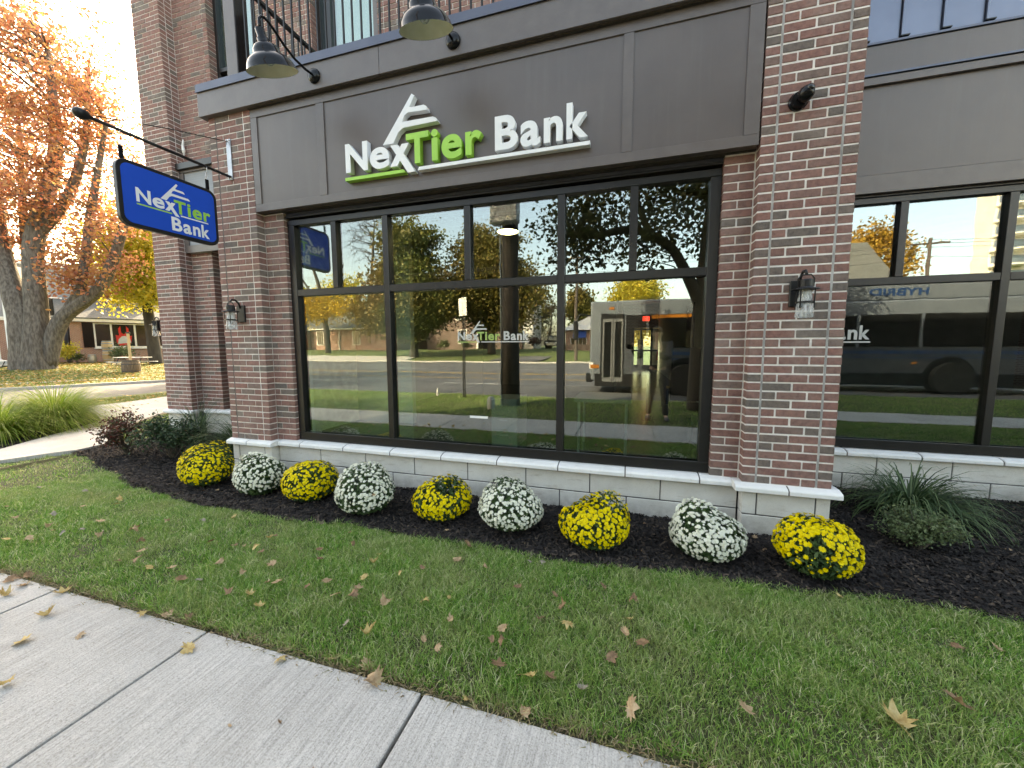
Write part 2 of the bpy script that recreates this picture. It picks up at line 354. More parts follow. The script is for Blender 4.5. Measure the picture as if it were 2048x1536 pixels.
def glyph(txt, depth=.03, bold=.02):
    cu = bpy.data.curves.new('txt', 'FONT'); cu.body = txt; cu.size = 1; cu.extrude = .5; cu.offset = bold; cu.resolution_u = 6
    ob = bpy.data.objects.new('txt', cu); COL.objects.link(ob)
    dg = bpy.context.evaluated_depsgraph_get(); me = bpy.data.meshes.new_from_object(ob.evaluated_get(dg))
    bpy.data.objects.remove(ob); bpy.data.curves.remove(cu)
    a = np.empty(len(me.vertices)*3, dtype=np.float32); me.vertices.foreach_get('co', a); return me, a.reshape(-1, 3)
def text(name, txt, mat, parent, box, fn, depth, bold=.02, local=False):
    """fit the text into box=(u0,u1,v0,v1); fn(u,v,w) -> 3D, w from 0 (front) to depth (back)"""
    me, a = glyph(txt, depth, bold)
    u = (a[:,0]-a[:,0].min())/(np.ptp(a[:,0])+1e-9)*(box[1]-box[0])+box[0]
    v = (a[:,1]-a[:,1].min())/(np.ptp(a[:,1])+1e-9)*(box[3]-box[2])+box[2]
    w = (0.5-a[:,2])*depth
    co = np.array([fn(*q) for q in zip(u, v, w)], dtype=np.float32)
    me.vertices.foreach_set('co', co.ravel()); me.materials.clear(); me.materials.append(MATS[mat]); me.update()
    return link(name, me, parent, local)
def sstep(t): t = min(1, max(0, t)); return t*t*(3-2*t)
def gz(x, y): return .12*sstep((-.5-y)/1.4)
def gzn(x, y):
    t = np.clip((-.5-y)/1.4, 0, 1); return .12*t*t*(3-2*t)

# ================================================================== the bank building
bank = empty('bank_building', label='brown brick bank building with grey fascia, black storefront windows and pale stone base', cat='building')
PITCHZ, BH, Z0 = .0677, .0560, .4446
proto_brick = {}
def brick_proto(L, D):
    k = (L, D)
    if k not in proto_brick:
        proto_brick[k] = MB().box(-L/2, L/2, -D/2, D/2, -BH/2, BH/2).mesh('brick', 'brick', bev=.0035)
    return proto_brick[k]
def put_brick(par, x0, x1, y0, y1, z, jit=.0012):
    L, D = round(x1-x0, 4), round(y1-y0, 4)
    o = bpy.data.objects.new('brick', brick_proto(L, D)); COL.objects.link(o); o.parent = par
    o.location = ((x0+x1)/2+R.uniform(-jit, jit), (y0+y1)/2+R.uniform(-.0016, .0016), z+BH/2+R.uniform(-.001, .001))
    o.rotation_euler = (R.uniform(-.006, .006), R.uniform(-.004, .004), R.uniform(-.004, .004))
class Bricks:
    """bricks too many or too small to lift out one by one: one joined mesh of five-sided boxes"""
    def __init__(s): s.m = MB()
    def put(s, x0, x1, y0, y1, z):
        j = lambda a: R.uniform(-a, a)
        a, b_ = j(.0012), j(.0016); s.m.box(x0+a, x1+a, y0+b_, y1+b_, z+j(.001), z+BH+j(.001))
    def done(s, par): return s.m.build('brick', 'brick', par, kind='stuff')
def courses(z0, z1):
    k = int(round((z0-Z0)/PITCHZ))
    while Z0+k*PITCHZ+BH < z1: yield k, Z0+k*PITCHZ; k += 1
def pier_course(put, x0, x1, y, k, z, back=.1):
    put(x0, x0+.093, y, y+back-.004, z); put(x1-.093, x1, y, y+back-.004, z)
    a = x0+.108; e = x1-.108
    if k % 2: m_ = (a+e)/2; put(a, m_-.006, y, y+.09, z); put(m_+.006, e, y, y+.09, z)
    else: q = (e-a-.02-.195)/2; put(a, a+q, y, y+.09, z); put(a+q+.011, e-q-.011, y, y+.09, z); put(e-q, e, y, y+.09, z)
def run_front(put, x0, x1, y, k, z, D=.09):
    """running bond between x0 and x1, starting with a header every other course"""
    x = x0
    first = .0925 if k % 2 else .195
    L = first
    while x < x1-.02:
        xe = min(x+L, x1)
        if x1-xe < .03: xe = x1
        put(x, xe, y, y+D, z); x = xe+.0115; L = .194
def run_side(put, y0, y1, x, k, z, sgn, D=.09):
    """running bond on a wall that faces +x (sgn 1) or -x (sgn -1)"""
    y = y0; L = .0925 if k % 2 else .195
    while y < y1-.02:
        ye = min(y+L, y1)
        if y1-ye < .03: ye = y1
        put(*((x-D, x) if sgn > 0 else (x, x+D)), y, ye, z); y = ye+.0115; L = .194

# right pier
RP0, RP1, LP0, LP1 = .905, 1.515, -4.585, -3.98
rp = bx('brick_pier', 'mortar', bank, RP0+.004, RP1-.004, .004, 1.5, .40, 7.2, bev=0)
st = Bricks()
for k, z in courses(Z0, 7.1):
    pier_course((lambda *a: put_brick(rp, *a)) if z < 4.05 else st.put, RP0, RP1, 0, k, z)
    run_side(st.put, .104, 1.42, RP1, k, z, 1)
    if z > 4.05: run_side(st.put, .104, 1.0, RP0, k, z, -1)
st.done(rp)
for x in (RP0+.1005, RP1-.1005): bx('control_joint', 'caulk', rp, x-.0072, x+.0072, .0015, .02, .447, 7.1, bev=0)
# jamb strip beside the window, right and left
rj = bx('brick_jamb', 'mortar', bank, .694, .912, .106, .5, .40, 3.03, bev=0)
for k, z in courses(Z0, 3.02):
    if k % 2: put_brick(rj, .688, .898, .1, .19, z)
    else: put_brick(rj, .688, .788, .1, .19, z); put_brick(rj, .799, .899, .1, .19, z)
lj = bx('brick_jamb', 'mortar', bank, -3.99, -3.711, .106, .5, .40, 3.03, bev=0)
st = Bricks()
for k, z in courses(Z0, 3.02):
    if k % 2: st.put(-3.978, -3.809, .1, .19, z); st.put(-3.799, -3.705, .1, .24, z)
    else: st.put(-3.978, -3.91, .1, .19, z); st.put(-3.90, -3.705, .1, .24, z)
st.done(lj)
# left pier of the projecting bay
lp = bx('brick_pier', 'mortar', bank, LP0+.004, LP1-.004, .004, 1.55, .40, 4.2, bev=0)
st = Bricks()
for k, z in courses(Z0, 4.16):
    pier_course(st.put, LP0, LP1, 0, k, z); run_side(st.put, .104, 1.5, LP0, k, z, -1)
st.done(lp)
bx('control_joint', 'stone_joint', lp, LP0+.0935, LP0+.1075, .0015, .02, .447, 4.16, bev=0)
# corner pier of the main wall
FP0, FP1, FY, MW = -7.87, -7.26, 1.33, 1.53
fp = bx('brick_pier', 'mortar', bank, FP0+.004, FP1-.004, FY+.004, 2.5, .40, 9.0, bev=0)
st = Bricks()
for k, z in courses(Z0, 8.8):
    run_front(st.put, FP0, FP1, FY, k, z); run_side(st.put, FY+.10, MW-.004, FP1, k, z, 1); run_side(st.put, FY+.10, 2.5, FP0, k, z, -1)
st.done(fp)
# main wall: ground floor left of the bay, and the upper floor behind the balcony
mw = bx('brick_wall', 'mortar', bank, FP1-.01, -6.796, MW+.006, MW+.3, .40, 3.28, bev=0)
MBm = MB()
for x0, x1, z0, z1 in ((FP1-.01, -6.526, 4.0, 9), (-5.554, -4.506, 4.0, 9), (-3.384, 1.2, 4.0, 9)): MBm.box(x0, x1, MW+.006, MW+.3, z0, z1)
mw2 = MBm.build('upper_wall', 'mortar', bank)
st = Bricks()
for k, z in courses(Z0, 3.26):
    run_front(st.put, FP1+.002, -6.89, MW, k, z); st.put(-6.88, -6.79, MW, MW+.20, z)
st.done(mw)
st = Bricks()
for k, z in courses(4.1, 8.6):
    run_front(st.put, FP1+.002, -6.62, MW, k, z); st.put(-6.61, -6.52, MW, MW+.19, z)
    st.put(-5.56, -5.47, MW, MW+.19, z); run_front(st.put, -5.46, -4.60, MW, k, z); st.put(-4.59, -4.50, MW, MW+.19, z)
    st.put(-3.39, -3.30, MW, MW+.19, z)
    if z < 6.6: run_front(st.put, -3.29, RP0-.03, MW, k, z)
st.done(mw2)

# ---- stone base: blocks and sloped caps
def base_run(par, y, x0, x1, top, low, side=None):
    core = bx('stone_base', 'stone_joint', par, x0+.007, x1-.007, y+.006, y+.25, -.12, .40, bev=0)
    for js, z0, z1 in ((top, .183, .376), (low, -.12, .173)):
        e = [x0]+sorted(j for j in js if x0+.03 < j < x1-.03)+[x1]
        for i, (a, b_) in enumerate(zip(e, e[1:])):
            bx('stone_block', 'stone', core, a+(.005 if i else 0), b_-(.005 if i < len(e)-2 else 0), y+R.uniform(-.0015, .0015), y+.12, z0, z1, bev=.004)
    return core
def cap_run(par, y, x0, x1, joints, over0=0, over1=0):
    pr = [(y-.06, .380), (y-.06, .414), (y-.047, .427), (y+.004, .442), (y+.08, .443), (y+.08, .380)]
    e = [x0-over0]+sorted(j for j in joints if x0+.06 < j < x1-.06)+[x1+over1]
    for i, (a, b_) in enumerate(zip(e, e[1:])):
        a2 = a+(.005 if i else 0); b2 = b_-(.005 if i < len(e)-2 else 0)
        MB().prism(pr, lambda p: (a2, p[0], p[1]), lambda p: (b2, p[0], p[1])).build('cap_stone', 'cap', par, bev=.004, fix=True)
    MB().prism([(p[0]+.006 if p[0] < y else p[0], p[1]-.004 if p[1] > .4 else p[1]) for p in pr], lambda p: (x0-over0+.01, p[0], p[1]), lambda p: (x1+over1-.01, p[0], p[1])).build('cap_joint', 'stone_joint', par, fix=True)
s = base_run(bank, .1, LP1+.005, RP0-.002, [.304-.6125*k for k in range(8)], [.019-.6085*k for k in range(8)])
cap_run(s, .1, LP1+.055, RP0-.055, [.607-.603*k for k in range(9)])
s = base_run(bank, 0, RP0+.012, RP1, [1.02, 1.42], [])
cap_run(s, 0, RP0, RP1, [1.22], .055, .055)
for x0, x1 in ((RP0-.0555, RP0+.03),): bx('cap_stone', 'cap', s, x0, x1, .022, .098, .380, .436, bev=.004)
bx('stone_block', 'stone', s, RP1-.12, RP1-.001, .121, 1.5, -.12, .376, bev=.004); bx('cap_stone', 'cap', s, RP1-.1, RP1+.055, .082, 1.42, .380, .440, bev=.004)
s = base_run(bank, 0, LP0, LP1-.004, [-4.483, -4.088], [-4.28])
cap_run(s, 0, LP0, LP1, [-4.30], .03, .055)
bx('cap_stone', 'cap', s, LP1-.03, LP1+.0555, .022, .098, .380, .436, bev=.004)
bx('stone_block', 'stone', s, LP0+.001, LP0+.12, .121, 1.5, -.12, .376, bev=.004); bx('cap_stone', 'cap', s, LP0-.03, LP0+.1, .082, 1.5, .380, .440, bev=.004)
s = base_run(bank, 1.43, RP1+.01, 9.0, [1.905+.617*k for k in range(14)], [1.626+.606*k for k in range(14)])
cap_run(s, 1.43, RP1+.06, 9.0, [1.612+.623*k for k in range(14)])
s = base_run(bank, FY, FP0, FP1, [-7.56], [-7.66]); cap_run(s, FY, FP0, FP1, [-7.55], .05, .05)
s = base_run(bank, MW, FP1+.01, LP0-.02, [-6.95, -6.3, -5.7, -5.1], [-6.7, -6.1, -5.5]); cap_run(s, MW, FP1+.06, LP0-.04, [-6.9, -6.3, -5.7, -5.1])

# ---- storefront windows
def storefront(par, y, x0, x1, full, upper, zb, zt, ztr, fw_=.066, glass='window_glass'):
    win = bx('storefront_window', 'frame', par, x0, x1, y+.02, y+.11, zb, zb+.055, bev=.003)      # bottom rail
    bx('sill_bead', 'frame', win, x0, x1, y, y+.018, zb, zb+.092, bev=.003)
    bx('head_rail', 'frame', win, x0, x1, y, y+.11, zt-.058, zt, bev=.003)
    bx('jamb_rail', 'frame', win, x0, x0+.088, y+.001, y+.11, zb+.093, zt-.059, bev=.003); bx('jamb_rail', 'frame', win, x1-.080, x1, y+.001, y+.11, zb+.093, zt-.059, bev=.003)
    ex = [x0+.088]+full+[x1-.080]; h = fw_/2
    for x in full: bx('mullion', 'frame', win, x-h, x+h, y+.001, y+.11, zb+.093, zt-.059, bev=.003)
    for i, (a, b_) in enumerate(zip(ex, ex[1:])):
        a2 = a+(h+.001 if i else .001); b2 = b_-(h+.001 if i < len(ex)-2 else .001)
        bx('transom', 'frame', win, a2, b2, y+.003, y+.11, ztr-.036, ztr+.036, bev=.003)
        bx('pane', glass, win, a2-.006, b2+.006, y+.046, y+.054, zb+.05, ztr-.03, bev=0)
        us = [u for u in upper if a2 < u < b2]
        for u in us: bx('mullion', 'frame', win, u-h, u+h, y+.002, y+.11, ztr+.037, zt-.059, bev=.003)
        eu = [a2-.006-h]+us+[b2+.006+h]
        for c_, d_ in zip(eu, eu[1:]): bx('pane', glass, win, c_+h, d_-h, y+.046, y+.054, ztr+.03, zt-.05, bev=0)
    return win
w1 = storefront(bank, .14, -3.70, .686, [-2.44, -.603], [-3.086, -1.52, .021], .449, 2.945, 2.148)
bx('lintel', 'frame', bank, -3.71, .69, .118, .25, 2.965, 2.985, bev=.002); bx('soffit', 'soffit', bank, -3.97, .9, .08, .5, 3.02, 3.05, bev=0)
bx('head_flashing', 'flashing', bank, -3.70, .688, .128, .25, 2.990, 3.018, bev=.002)
w2 = storefront(bank, 1.455, 1.53, 8.6, [1.76, 3.385, 5.1, 6.8], [2.575, 4.24, 5.95, 7.7], .455, 3.0, 2.18)
bx('lintel', 'frame', bank, 1.53, 8.6, 1.44, 1.56, 3.004, 3.022, bev=.002)
# lettering stuck on the panes
def logo(par, u, v, sc, fn, name_l, white, green, depth, stacked=False):
    """NexTier Bank wordmark; u,v origin at lower left of N, sc = cap height; fn(u,v,w)"""
    pass
LET = [('N', 0, .255, 0, .270, 0), ('e', .281, .497, -.008, .190, 0), ('T', .684, .918, -.010, .262, 1), ('i', .948, 1.014, -.010, .262, 1), ('e', 1.050, 1.252, -.016, .192, 1),
       ('r', 1.286, 1.444, -.010, .190, 1), ('B', 1.567, 1.775, -.010, .270, 0), ('a', 1.798, 1.972, -.016, .190, 0), ('n', 2.003, 2.163, -.010, .190, 0), ('k', 2.194, 2.372, -.010, .272, 0)]
XH = [(.513, .184), (.592, .184), (.775, -.080), (.695, -.080)]; XL = [(.503, -.008), (.580, -.008), (.713, .184), (.636, .184)]
EMB = [(-1.972,3.862),(-1.943,3.841),(-2.0,3.748),(-1.967,3.745),(-1.850,3.745),(-1.824,3.730),(-1.810,3.697),(-2.018,3.705),(-2.052,3.686),(-2.081,3.629),(-2.054,3.632),(-1.758,3.628),(-1.728,3.613),(-1.712,3.584),(-2.072,3.579),(-2.124,3.546),(-2.182,3.456),(-2.295,3.458)]
EMB = [(x+2.728, z-3.256) for x, z in EMB]
def wordmark(par, fn, white, green, d, flat=False):
    mk = (lambda base: 'printed_'+base) if flat else (lambda base: base)
    for ch, u0, u1, v0, v1, g in LET: text(mk('letter'), ch, green if g else white, par, (u0, u1, v0, v1), fn, d, .030)
    for pts, dd in ((XH, 0), (XL, .0015 if not flat else .0002)):
        MB().prism(pts, lambda p: fn(p[0], p[1], dd), lambda p: fn(p[0], p[1], d)).build(mk('letter'), white, par, fix=True)
    MB().prism(EMB, lambda p: fn(p[0], p[1], 0), lambda p: fn(p[0], p[1], d)).build(mk('emblem'), white, par, fix=True)
    MB().prism([(-.012, -.075), (.665, -.075), (.645, -.045), (-.012, -.045)], lambda p: fn(p[0], p[1], 0), lambda p: fn(p[0], p[1], d)).build(mk('underline'), green, par, fix=True)
    MB().prism([(.80, -.075), (2.388, -.075), (2.388, -.045), (.815, -.045)], lambda p: fn(p[0], p[1], 0), lambda p: fn(p[0], p[1], d)).build(mk('underline'), white, par, fix=True)
def join_children(par, name, objs):
    """flat print: the letters of one colour become a single decal mesh"""
    by = {}
    for o in objs: by.setdefault(o.data.materials[0].name, []).append(o)
    for k, os_ in by.items():
        bm = bmesh.new()
        for o in os_: bm.from_mesh(o.data)
        me = bpy.data.meshes.new(name); bm.to_mesh(me); bm.free(); me.materials.append(bpy.data.materials[k])
        for o in os_: bpy.data.objects.remove(o)
        link(name, me, par)
def decal(win, x, y, z, s):
    a = set(win.children); wordmark(win, lambda u, v, w: (x+u*s, y+w, z+v*s), 'decal_pale', 'decal_green', .0008, True)
    join_children(win, 'window_lettering', [o for o in win.children if o not in a])
decal(w1, -1.655, .1845, 1.600, .312); decal(w2, 1.18, 1.4995, 1.60, .515)
bx('notice_strip', 'white_paint', w1, -1.535, -1.34, .184, .1855, .808, .832, bev=0)

# ---- fascia over the window: boards, recessed panels
fa = bx('fascia', 'fascia', bank, LP1+.004, RP0-.012, .026, .09, 3.028, 4.075, bev=0)
for x0, x1 in ((-3.888, -3.107), (-3.010, -.092), (-.010, .790)): bx('fascia_panel', 'fascia', fa, x0-.02, x1+.02, .012, .025, 3.09, 4.01, bev=0)
bx('trim_board', 'trim', fa, LP1+.004, RP0-.012, 0, .024, 3.998, 4.085, bev=.0015); bx('trim_board', 'trim', fa, LP1+.004, RP0-.012, 0, .024, 3.026, 3.102, bev=.0015)
for x0, x1 in ((LP1+.004, -3.890), (-3.105, -3.012), (-.090, -.012), (.792, RP0-.012)): bx('trim_board', 'trim', fa, x0, x1, .0005, .024, 3.1035, 3.9965, bev=.0015)
bx('drip_edge', 'trim', fa, LP1+.004, RP0-.012, -.004, .0, 3.022, 3.030, bev=.001)
# balcony edge above the fascia
be = bx('balcony_edge', 'trim', bank, -4.645, -2.304, -.06, .5, 4.088, 4.338, bev=.002); bx('edge_board', 'trim', be, -2.3005, RP0-.006, -.06, .5, 4.088, 4.338, bev=.002)
bx('soffit_strip', 'soffit', be, -3.97, RP0-.02, -.03, .02, 4.078, 4.087, bev=0)
bx('edge_flashing', 'flashing', be, -4.652, RP0-.006, -.072, .48, 4.342, 4.42, bev=.003); bx('drip_lip', 'flashing', be, -4.654, RP0-.006, -.076, -.070, 4.334, 4.346, bev=.001)
bx('balcony_floor', 'soffit', bank, -4.6, RP0-.01, .49, 1.52, 4.1, 4.36, bev=0)
bx('bay_ceiling', 'int_wall', bank, -4.4, 1.45, .3, 17.2, 3.6, 3.65, bev=0)
# railing: corner post, balusters, rails along the front and back to the wall
ra = empty('balcony_railing'); ra.parent = bank
bx('post', 'trim', ra, -4.268, -4.116, .012, .15, 4.425, 5.9, bev=.004); bx('post_side', 'gloss_black', ra, -4.115, -4.108, .02, .145, 4.425, 5.9, bev=0)
bal = bx('baluster', 'black_metal', ra, -.008, .008, -.008, .008, 0, 1.06, bev=.001)
bal.location = (-4.015, .05, 4.44)
for k in range(1, 46):
    o = bal.copy(); COL.objects.link(o); o.location = (-4.015+.1042*k, .05, 4.44)
for k in range(13):
    o = bal.copy(); COL.objects.link(o); o.location = (-4.19, .22+.1042*k, 4.44)
bx('rail', 'black_metal', ra, -4.1, RP0-.05, .03, .07, 4.435, 4.465, bev=.003); bx('rail', 'black_metal', ra, -4.1, RP0-.05, .025, .075, 5.50, 5.54, bev=.003)
bx('rail', 'black_metal', ra, -4.215, -4.165, .16, 1.5, 4.46, 4.52, bev=.003); bx('rail', 'black_metal', ra, -4.215, -4.165, .16, 1.5, 5.50, 5.54, bev=.003)
# upper windows
def upper_window(x0, x1, z0, z1, midz=None, split=None):
    y = MW+.12
    f = bx('upper_window', 'frame', bank, x0, x0+.06, y, y+.1, z0, z1, bev=.002)
    bx('jamb_rail', 'frame', f, x1-.06, x1, y, y+.1, z0, z1, bev=.002); bx('sill', 'frame', f, x0+.061, x1-.061, y, y+.1, z0, z0+.07, bev=.002)
    if midz: bx('meeting_rail', 'frame', f, x0+.061, x1-.061, y-.01, y+.1, midz-.03, midz+.03, bev=.002)
    for s_ in (split or []): bx('mullion', 'frame', f, s_-.04, s_+.04, y-.002, y+.1, z0+.072, z1, bev=.002)
    bx('pane', 'window_glass', f, x0+.05, x1-.05, y+.05, y+.058, z0+.05, z1, bev=0); bx('blind', 'int_white', f, x0+.05, x1-.05, y+.14, y+.15, z0, z1, bev=0)
upper_window(-6.52, -5.56, 5.2, 8.5, 6.0, [-6.05]); upper_window(-4.50, -3.39, 4.40, 8.5, None, [-4.30])
bx('door_frame', 'trim', bank, -3.50, -3.385, MW+.06, MW+.12, 4.40, 8.5)
# left ground-floor recess: grey panel over a dark opening
bx('recess_panel', 'siding_grey', bank, FP1+.004, LP0-.01, MW-.07, MW-.02, 3.2, 4.43); bx('trim_board', 'trim', bank, FP1+.004, LP0-.01, MW-.10, MW-.071, 3.13, 3.25); bx('trim_board', 'trim', bank, FP1+.004, FP1+.09, MW-.099, MW-.071, 3.251, 4.42)
bx('trim_board', 'trim', bank, FP1+.004, LP0-.01, MW-.10, MW-.071, 4.425, 4.46); bx('edge_flashing', 'frame', bank, FP1+.004, LP0-.01, MW-.15, MW-.04, 4.462, 4.56)
storefront(bank, MW+.16, -6.785, LP0-.01, [-5.7], [], .449, 3.26, 2.15)
# ---- right bay above the window
bx('fascia_panel', 'fascia', bank, RP1+.004, 9, 1.40, 1.5, 3.20, 4.015, bev=0); bx('trim_board', 'trim', bank, RP1+.004, 9, 1.392, 1.5, 3.026, 3.196, bev=.002)
bx('trim_board', 'trim', bank, RP1+.004, 9, 1.365, 1.5, 4.018, 4.086); bx('ledge', 'flashing', bank, RP1+.004, 9, 1.350, 1.5, 4.092, 4.112); bx('fascia_panel', 'fascia', bank, RP1+.004, 9, 1.38, 1.5, 4.118, 4.374, bev=0)
bx('ledge', 'flashing', bank, RP1+.004, 9, 1.365, 1.5, 4.380, 4.402)
ms = bx('metal_siding', 'dark_void', bank, RP1+.004, 9, 1.42, 1.5, 4.404, 9, bev=0)
for k in range(-2, 21):
    x = 2.393+.3045*k
    if x > RP1: bx('seam_rib', 'siding', ms, x-.016, x+.002, 1.372, 1.41, 4.425, 8.9, bev=.003); bx('rib_cap', 'frame', ms, x-.022, x+.05, 1.360, 1.41, 4.412, 4.424, bev=.002)
    a = max(x+.004, RP1+.006); bx('siding_panel', 'siding', ms, a, x+.3045-.018, 1.395, 1.419, 4.41, 8.9, bev=.002)
# ---- the rest of the volume (outer walls, roof) and the lobby
sh = MB()
sh.box(-7.8, -7.7, 2.4, 17, .4, 10.4); sh.box(25, 25.3, 1.6, 17, -.1, 10.4); sh.box(9, 25, 1.45, 1.8, -.1, 10.4); sh.box(-7.8, 25, 1.9, 17, 10.3, 10.6)
sh.box(-7.7, 9, 1.75, 1.95, 3.3, 4.1); sh.box(-7.7, .2, 17, 17.25, -.1, 10.4); sh.box(1.80, 25, 17, 17.25, -.1, 10.4); sh.box(.2, 1.80, 17, 17.25, 2.40, 10.4)
sh.box(-7.7, 9, 1.84, 1.9, 8.5, 10.4); sh.box(FP0, FP1, FY+.02, 2.5, 9.0, 10.6); sh.box(-7.3, 9, MW+.02, 1.84, 8.9, 10.6); sh.box(-4.35, .3, 17.0, 17.2, -.1, 3.6)
sh.build('outer_wall', 'far_brick_brown', bank)
bx('interior_floor', 'int_floor', bank, -4.4, 1.45, .3, 17.0, .25, .35, bev=0); bx('lobby_floor_edge', 'int_white', bank, -3.7, .69, .26, .34, .30, .44, bev=0)
bx('interior_wall', 'int_wall', bank, 1.42, 1.5, .3, 17, .3, 3.6, bev=0); bx('interior_wall', 'int_wall', bank, -4.5, -4.4, .3, 17, .3, 3.6, bev=0)
bx('interior_wall', 'int_grey', bank, -4.4, -.35, 8.0, 8.2, .3, 3.6, bev=0); bx('interior_wall', 'int_wall', bank, -.38, -.30, 8.2, 17, .3, 3.6, bev=0)
bx('window_return', 'int_white', bank, -3.80, -3.66, .255, .34, .30, 3.2, bev=0); bx('window_return', 'int_white', bank, .66, .80, .255, .34, .30, 3.2, bev=0)
bx('interior_wall', 'int_white', bank, -4.4, -3.15, 1.75, 1.85, .35, 3.6, bev=0)
bx('interior_wall', 'int_grey', bank, 1.501, 1.53, 1.62, 9, .3, 3.6, bev=0); bx('right_room_floor', 'int_floor', bank, 1.55, 9, 1.6, 9, .25, .35, bev=0); bx('right_room_wall', 'int_grey', bank, 1.5, 9, 9, 9.1, .3, 3.6, bev=0); bx('right_room_ceiling', 'int_grey', bank, 1.5, 9, 1.6, 9.1, 3.6, 3.7, bev=0)
for y_ in (3.2, 6.1):                                                    # dark door frames along the right lobby wall
    d = bx('office_door', 'frame', bank, 1.385, 1.418, y_, y_+1.0, .35, 2.5); bx('door_glass', 'dark_window', d, 1.380, 1.384, y_+.1, y_+.9, .5, 2.4, bev=0)
rd = bx('rear_door', 'frame', bank, .20, .27, 16.98, 17.1, .35, 2.40)
for x in (.62, 1.12, 1.73): bx('door_stile', 'frame', rd, x-.05, x+.05, 16.98, 17.1, .35, 2.40)
for z in (.35, 1.25, 2.30): bx('door_bar', 'frame', rd, .27, 1.68, 16.985, 17.09, z, z+(.22 if z < .4 else .08))
bx('pane', 'clear_glass', rd, .27, 1.07, 17.03, 17.04, .4, 2.35, bev=0); bx('side_panel', 'int_wall', rd, 1.17, 1.68, 17.05, 17.08, .4, 2.35, bev=0)

# ================================================================== things fixed to the building
sg = empty('wall_sign', (-2.728, 0, 3.256), label='raised white and green NexTier Bank letters on the grey fascia', cat='sign')
wordmark(sg, lambda u, v, w: (-2.728+u, -.05+w, 3.256+v), 'letter_white', 'letter_green', .058)
for o in sg.children:
    bm = bmesh.new(); bm.from_mesh(o.data); bm.to_mesh(o.data); bm.free()

# blade sign hanging from a rod
bs = empty('hanging_sign', (-4.3, -.62, 2.9), label='blue hanging NexTier Bank sign with black rounded frame under the rod', cat='sign')
X0 = -4.3
def rrect(y0, y1, z0, z1, r, n=6):
    P = []
    for cy_, cz, a0 in ((y1-r, z1-r, 0), (y0+r, z1-r, 90), (y0+r, z0+r, 180), (y1-r, z0+r, 270)):
        for i in range(n+1):
            t = math.radians(a0+90*i/n); P.append((cy_+r*math.cos(t), cz+r*math.sin(t)))
    return P
o1, o2 = rrect(-1.062, -.207, 2.62, 3.195, .09), rrect(-1.030, -.239, 2.652, 3.163, .065)
MB().prism(o1, lambda p: (X0+.024, p[0], p[1]), lambda p: (X0-.024, p[0], p[1])).build('sign_frame', 'black_metal', bs, bev=.004, fix=True)
MB().prism(o2, lambda p: (X0+.0265, p[0], p[1]), lambda p: (X0+.010, p[0], p[1])).build('sign_face', 'sign_blue', bs, fix=True)
MB().prism(o2, lambda p: (X0-.010, p[0], p[1]), lambda p: (X0-.0265, p[0], p[1])).build('sign_face', 'sign_blue', bs, fix=True)
def bladefn(sgn):
    # text runs towards the wall on the +x side, away from it on the -x side
    def fn(u, v, w):
        y = -.934+u if sgn > 0 else -.335-u
        return (X0+sgn*(.0275-w), y, 2.852+v)
    return fn
def blade_logo(sgn):
    a = set(bs.children); fn = bladefn(sgn); k = .448
    mk = lambda p, dz=0: (p[0]*k, p[1]*.455+dz)
    for ch, u0, u1, v0, v1, g in LET[:6]: text('printed_letter', ch, 'letter_green' if g else 'letter_white', bs, (u0*k, u1*k, v0*.46, v1*.46), fn, .0008, .028)
    for pts, dd in ((XH, 0), (XL, .0004), (EMB, 0)): MB().prism([mk(p) for p in pts], lambda p: fn(p[0], p[1], dd), lambda p: fn(p[0], p[1], .0009)).build('printed_emblem', 'letter_white', bs, fix=True)
    for (a0, a1, c) in ((0, .285, 'letter_green'), (.358, .622, 'letter_white')): MB().prism([(a0, -.026), (a1, -.026), (a1-.006, -.014), (a0, -.014)], lambda p: fn(p[0], p[1], 0), lambda p: fn(p[0], p[1], .0006)).build('printed_underline', c, bs, fix=True)
    x0 = .272
    for ch, u0, u1, v0, v1, g in LET[6:]: text('printed_letter', ch, 'letter_white', bs, (x0+(u0-1.567)*.437, x0+(u1-1.567)*.437, -.172+v0*.46, -.172+v1*.46), fn, .0008, .028)
    join_children(bs, 'sign_lettering', [o for o in bs.children if o not in a])
blade_logo(1); blade_logo(-1)
for y in (-1.0, -.275):
    t = bx('hanger_tab', 'gloss_black', bs, X0-.005, X0+.005, y-.018, y+.018, 3.19, 3.30)
    MB().tube([(X0, y, 3.29), (X0, y-.010, 3.325), (X0, y, 3.36), (X0, y+.010, 3.325), (X0, y, 3.291)], .004, 6).build('shackle', 'steel', t)
    MB().tube([(X0-.012, y, 3.375), (X0, y, 3.352), (X0+.012, y, 3.375), (X0+.014, y, 3.42)], .0035, 6).build('hook', 'steel', t)
rod = empty('sign_bracket', (X0, 0, 3.6), label='black rod with ball tip and steel wall plate holding the blue sign', cat='bracket')
bx('wall_plate', 'steel', rod, X0-.032, X0+.032, -.012, -.001, 3.40, 3.83, bev=.002)
MB().tube([(X0, -.012, 3.43), (X0, -1.20, 3.43)], .0145, 12).build('rod', 'black_metal', rod, sm=True)
MB().lathe([(.0145, -.02), (.02, .0), (.034, .02), (.044, .05), (.040, .08), (.022, .10), (.0, .105)], (X0, -1.19, 3.43), 16, 'y').build('ball_tip', 'black_metal', rod, sm=True)
MB().tube([(X0, -1.17, 3.455), (X0, -.6, 3.64), (X0, -.02, 3.80)], .0045, 6).build('stay_wire', 'black_metal', rod)
for x, z in ((-.018, 3.815), (.018, 3.815), (-.018, 3.415), (.018, 3.415)): MB().lathe([(0, .012), (.008, .010), (.008, 0)], (X0+x, -.012, z), 8, 'y').build('bolt', 'bolt', rod)
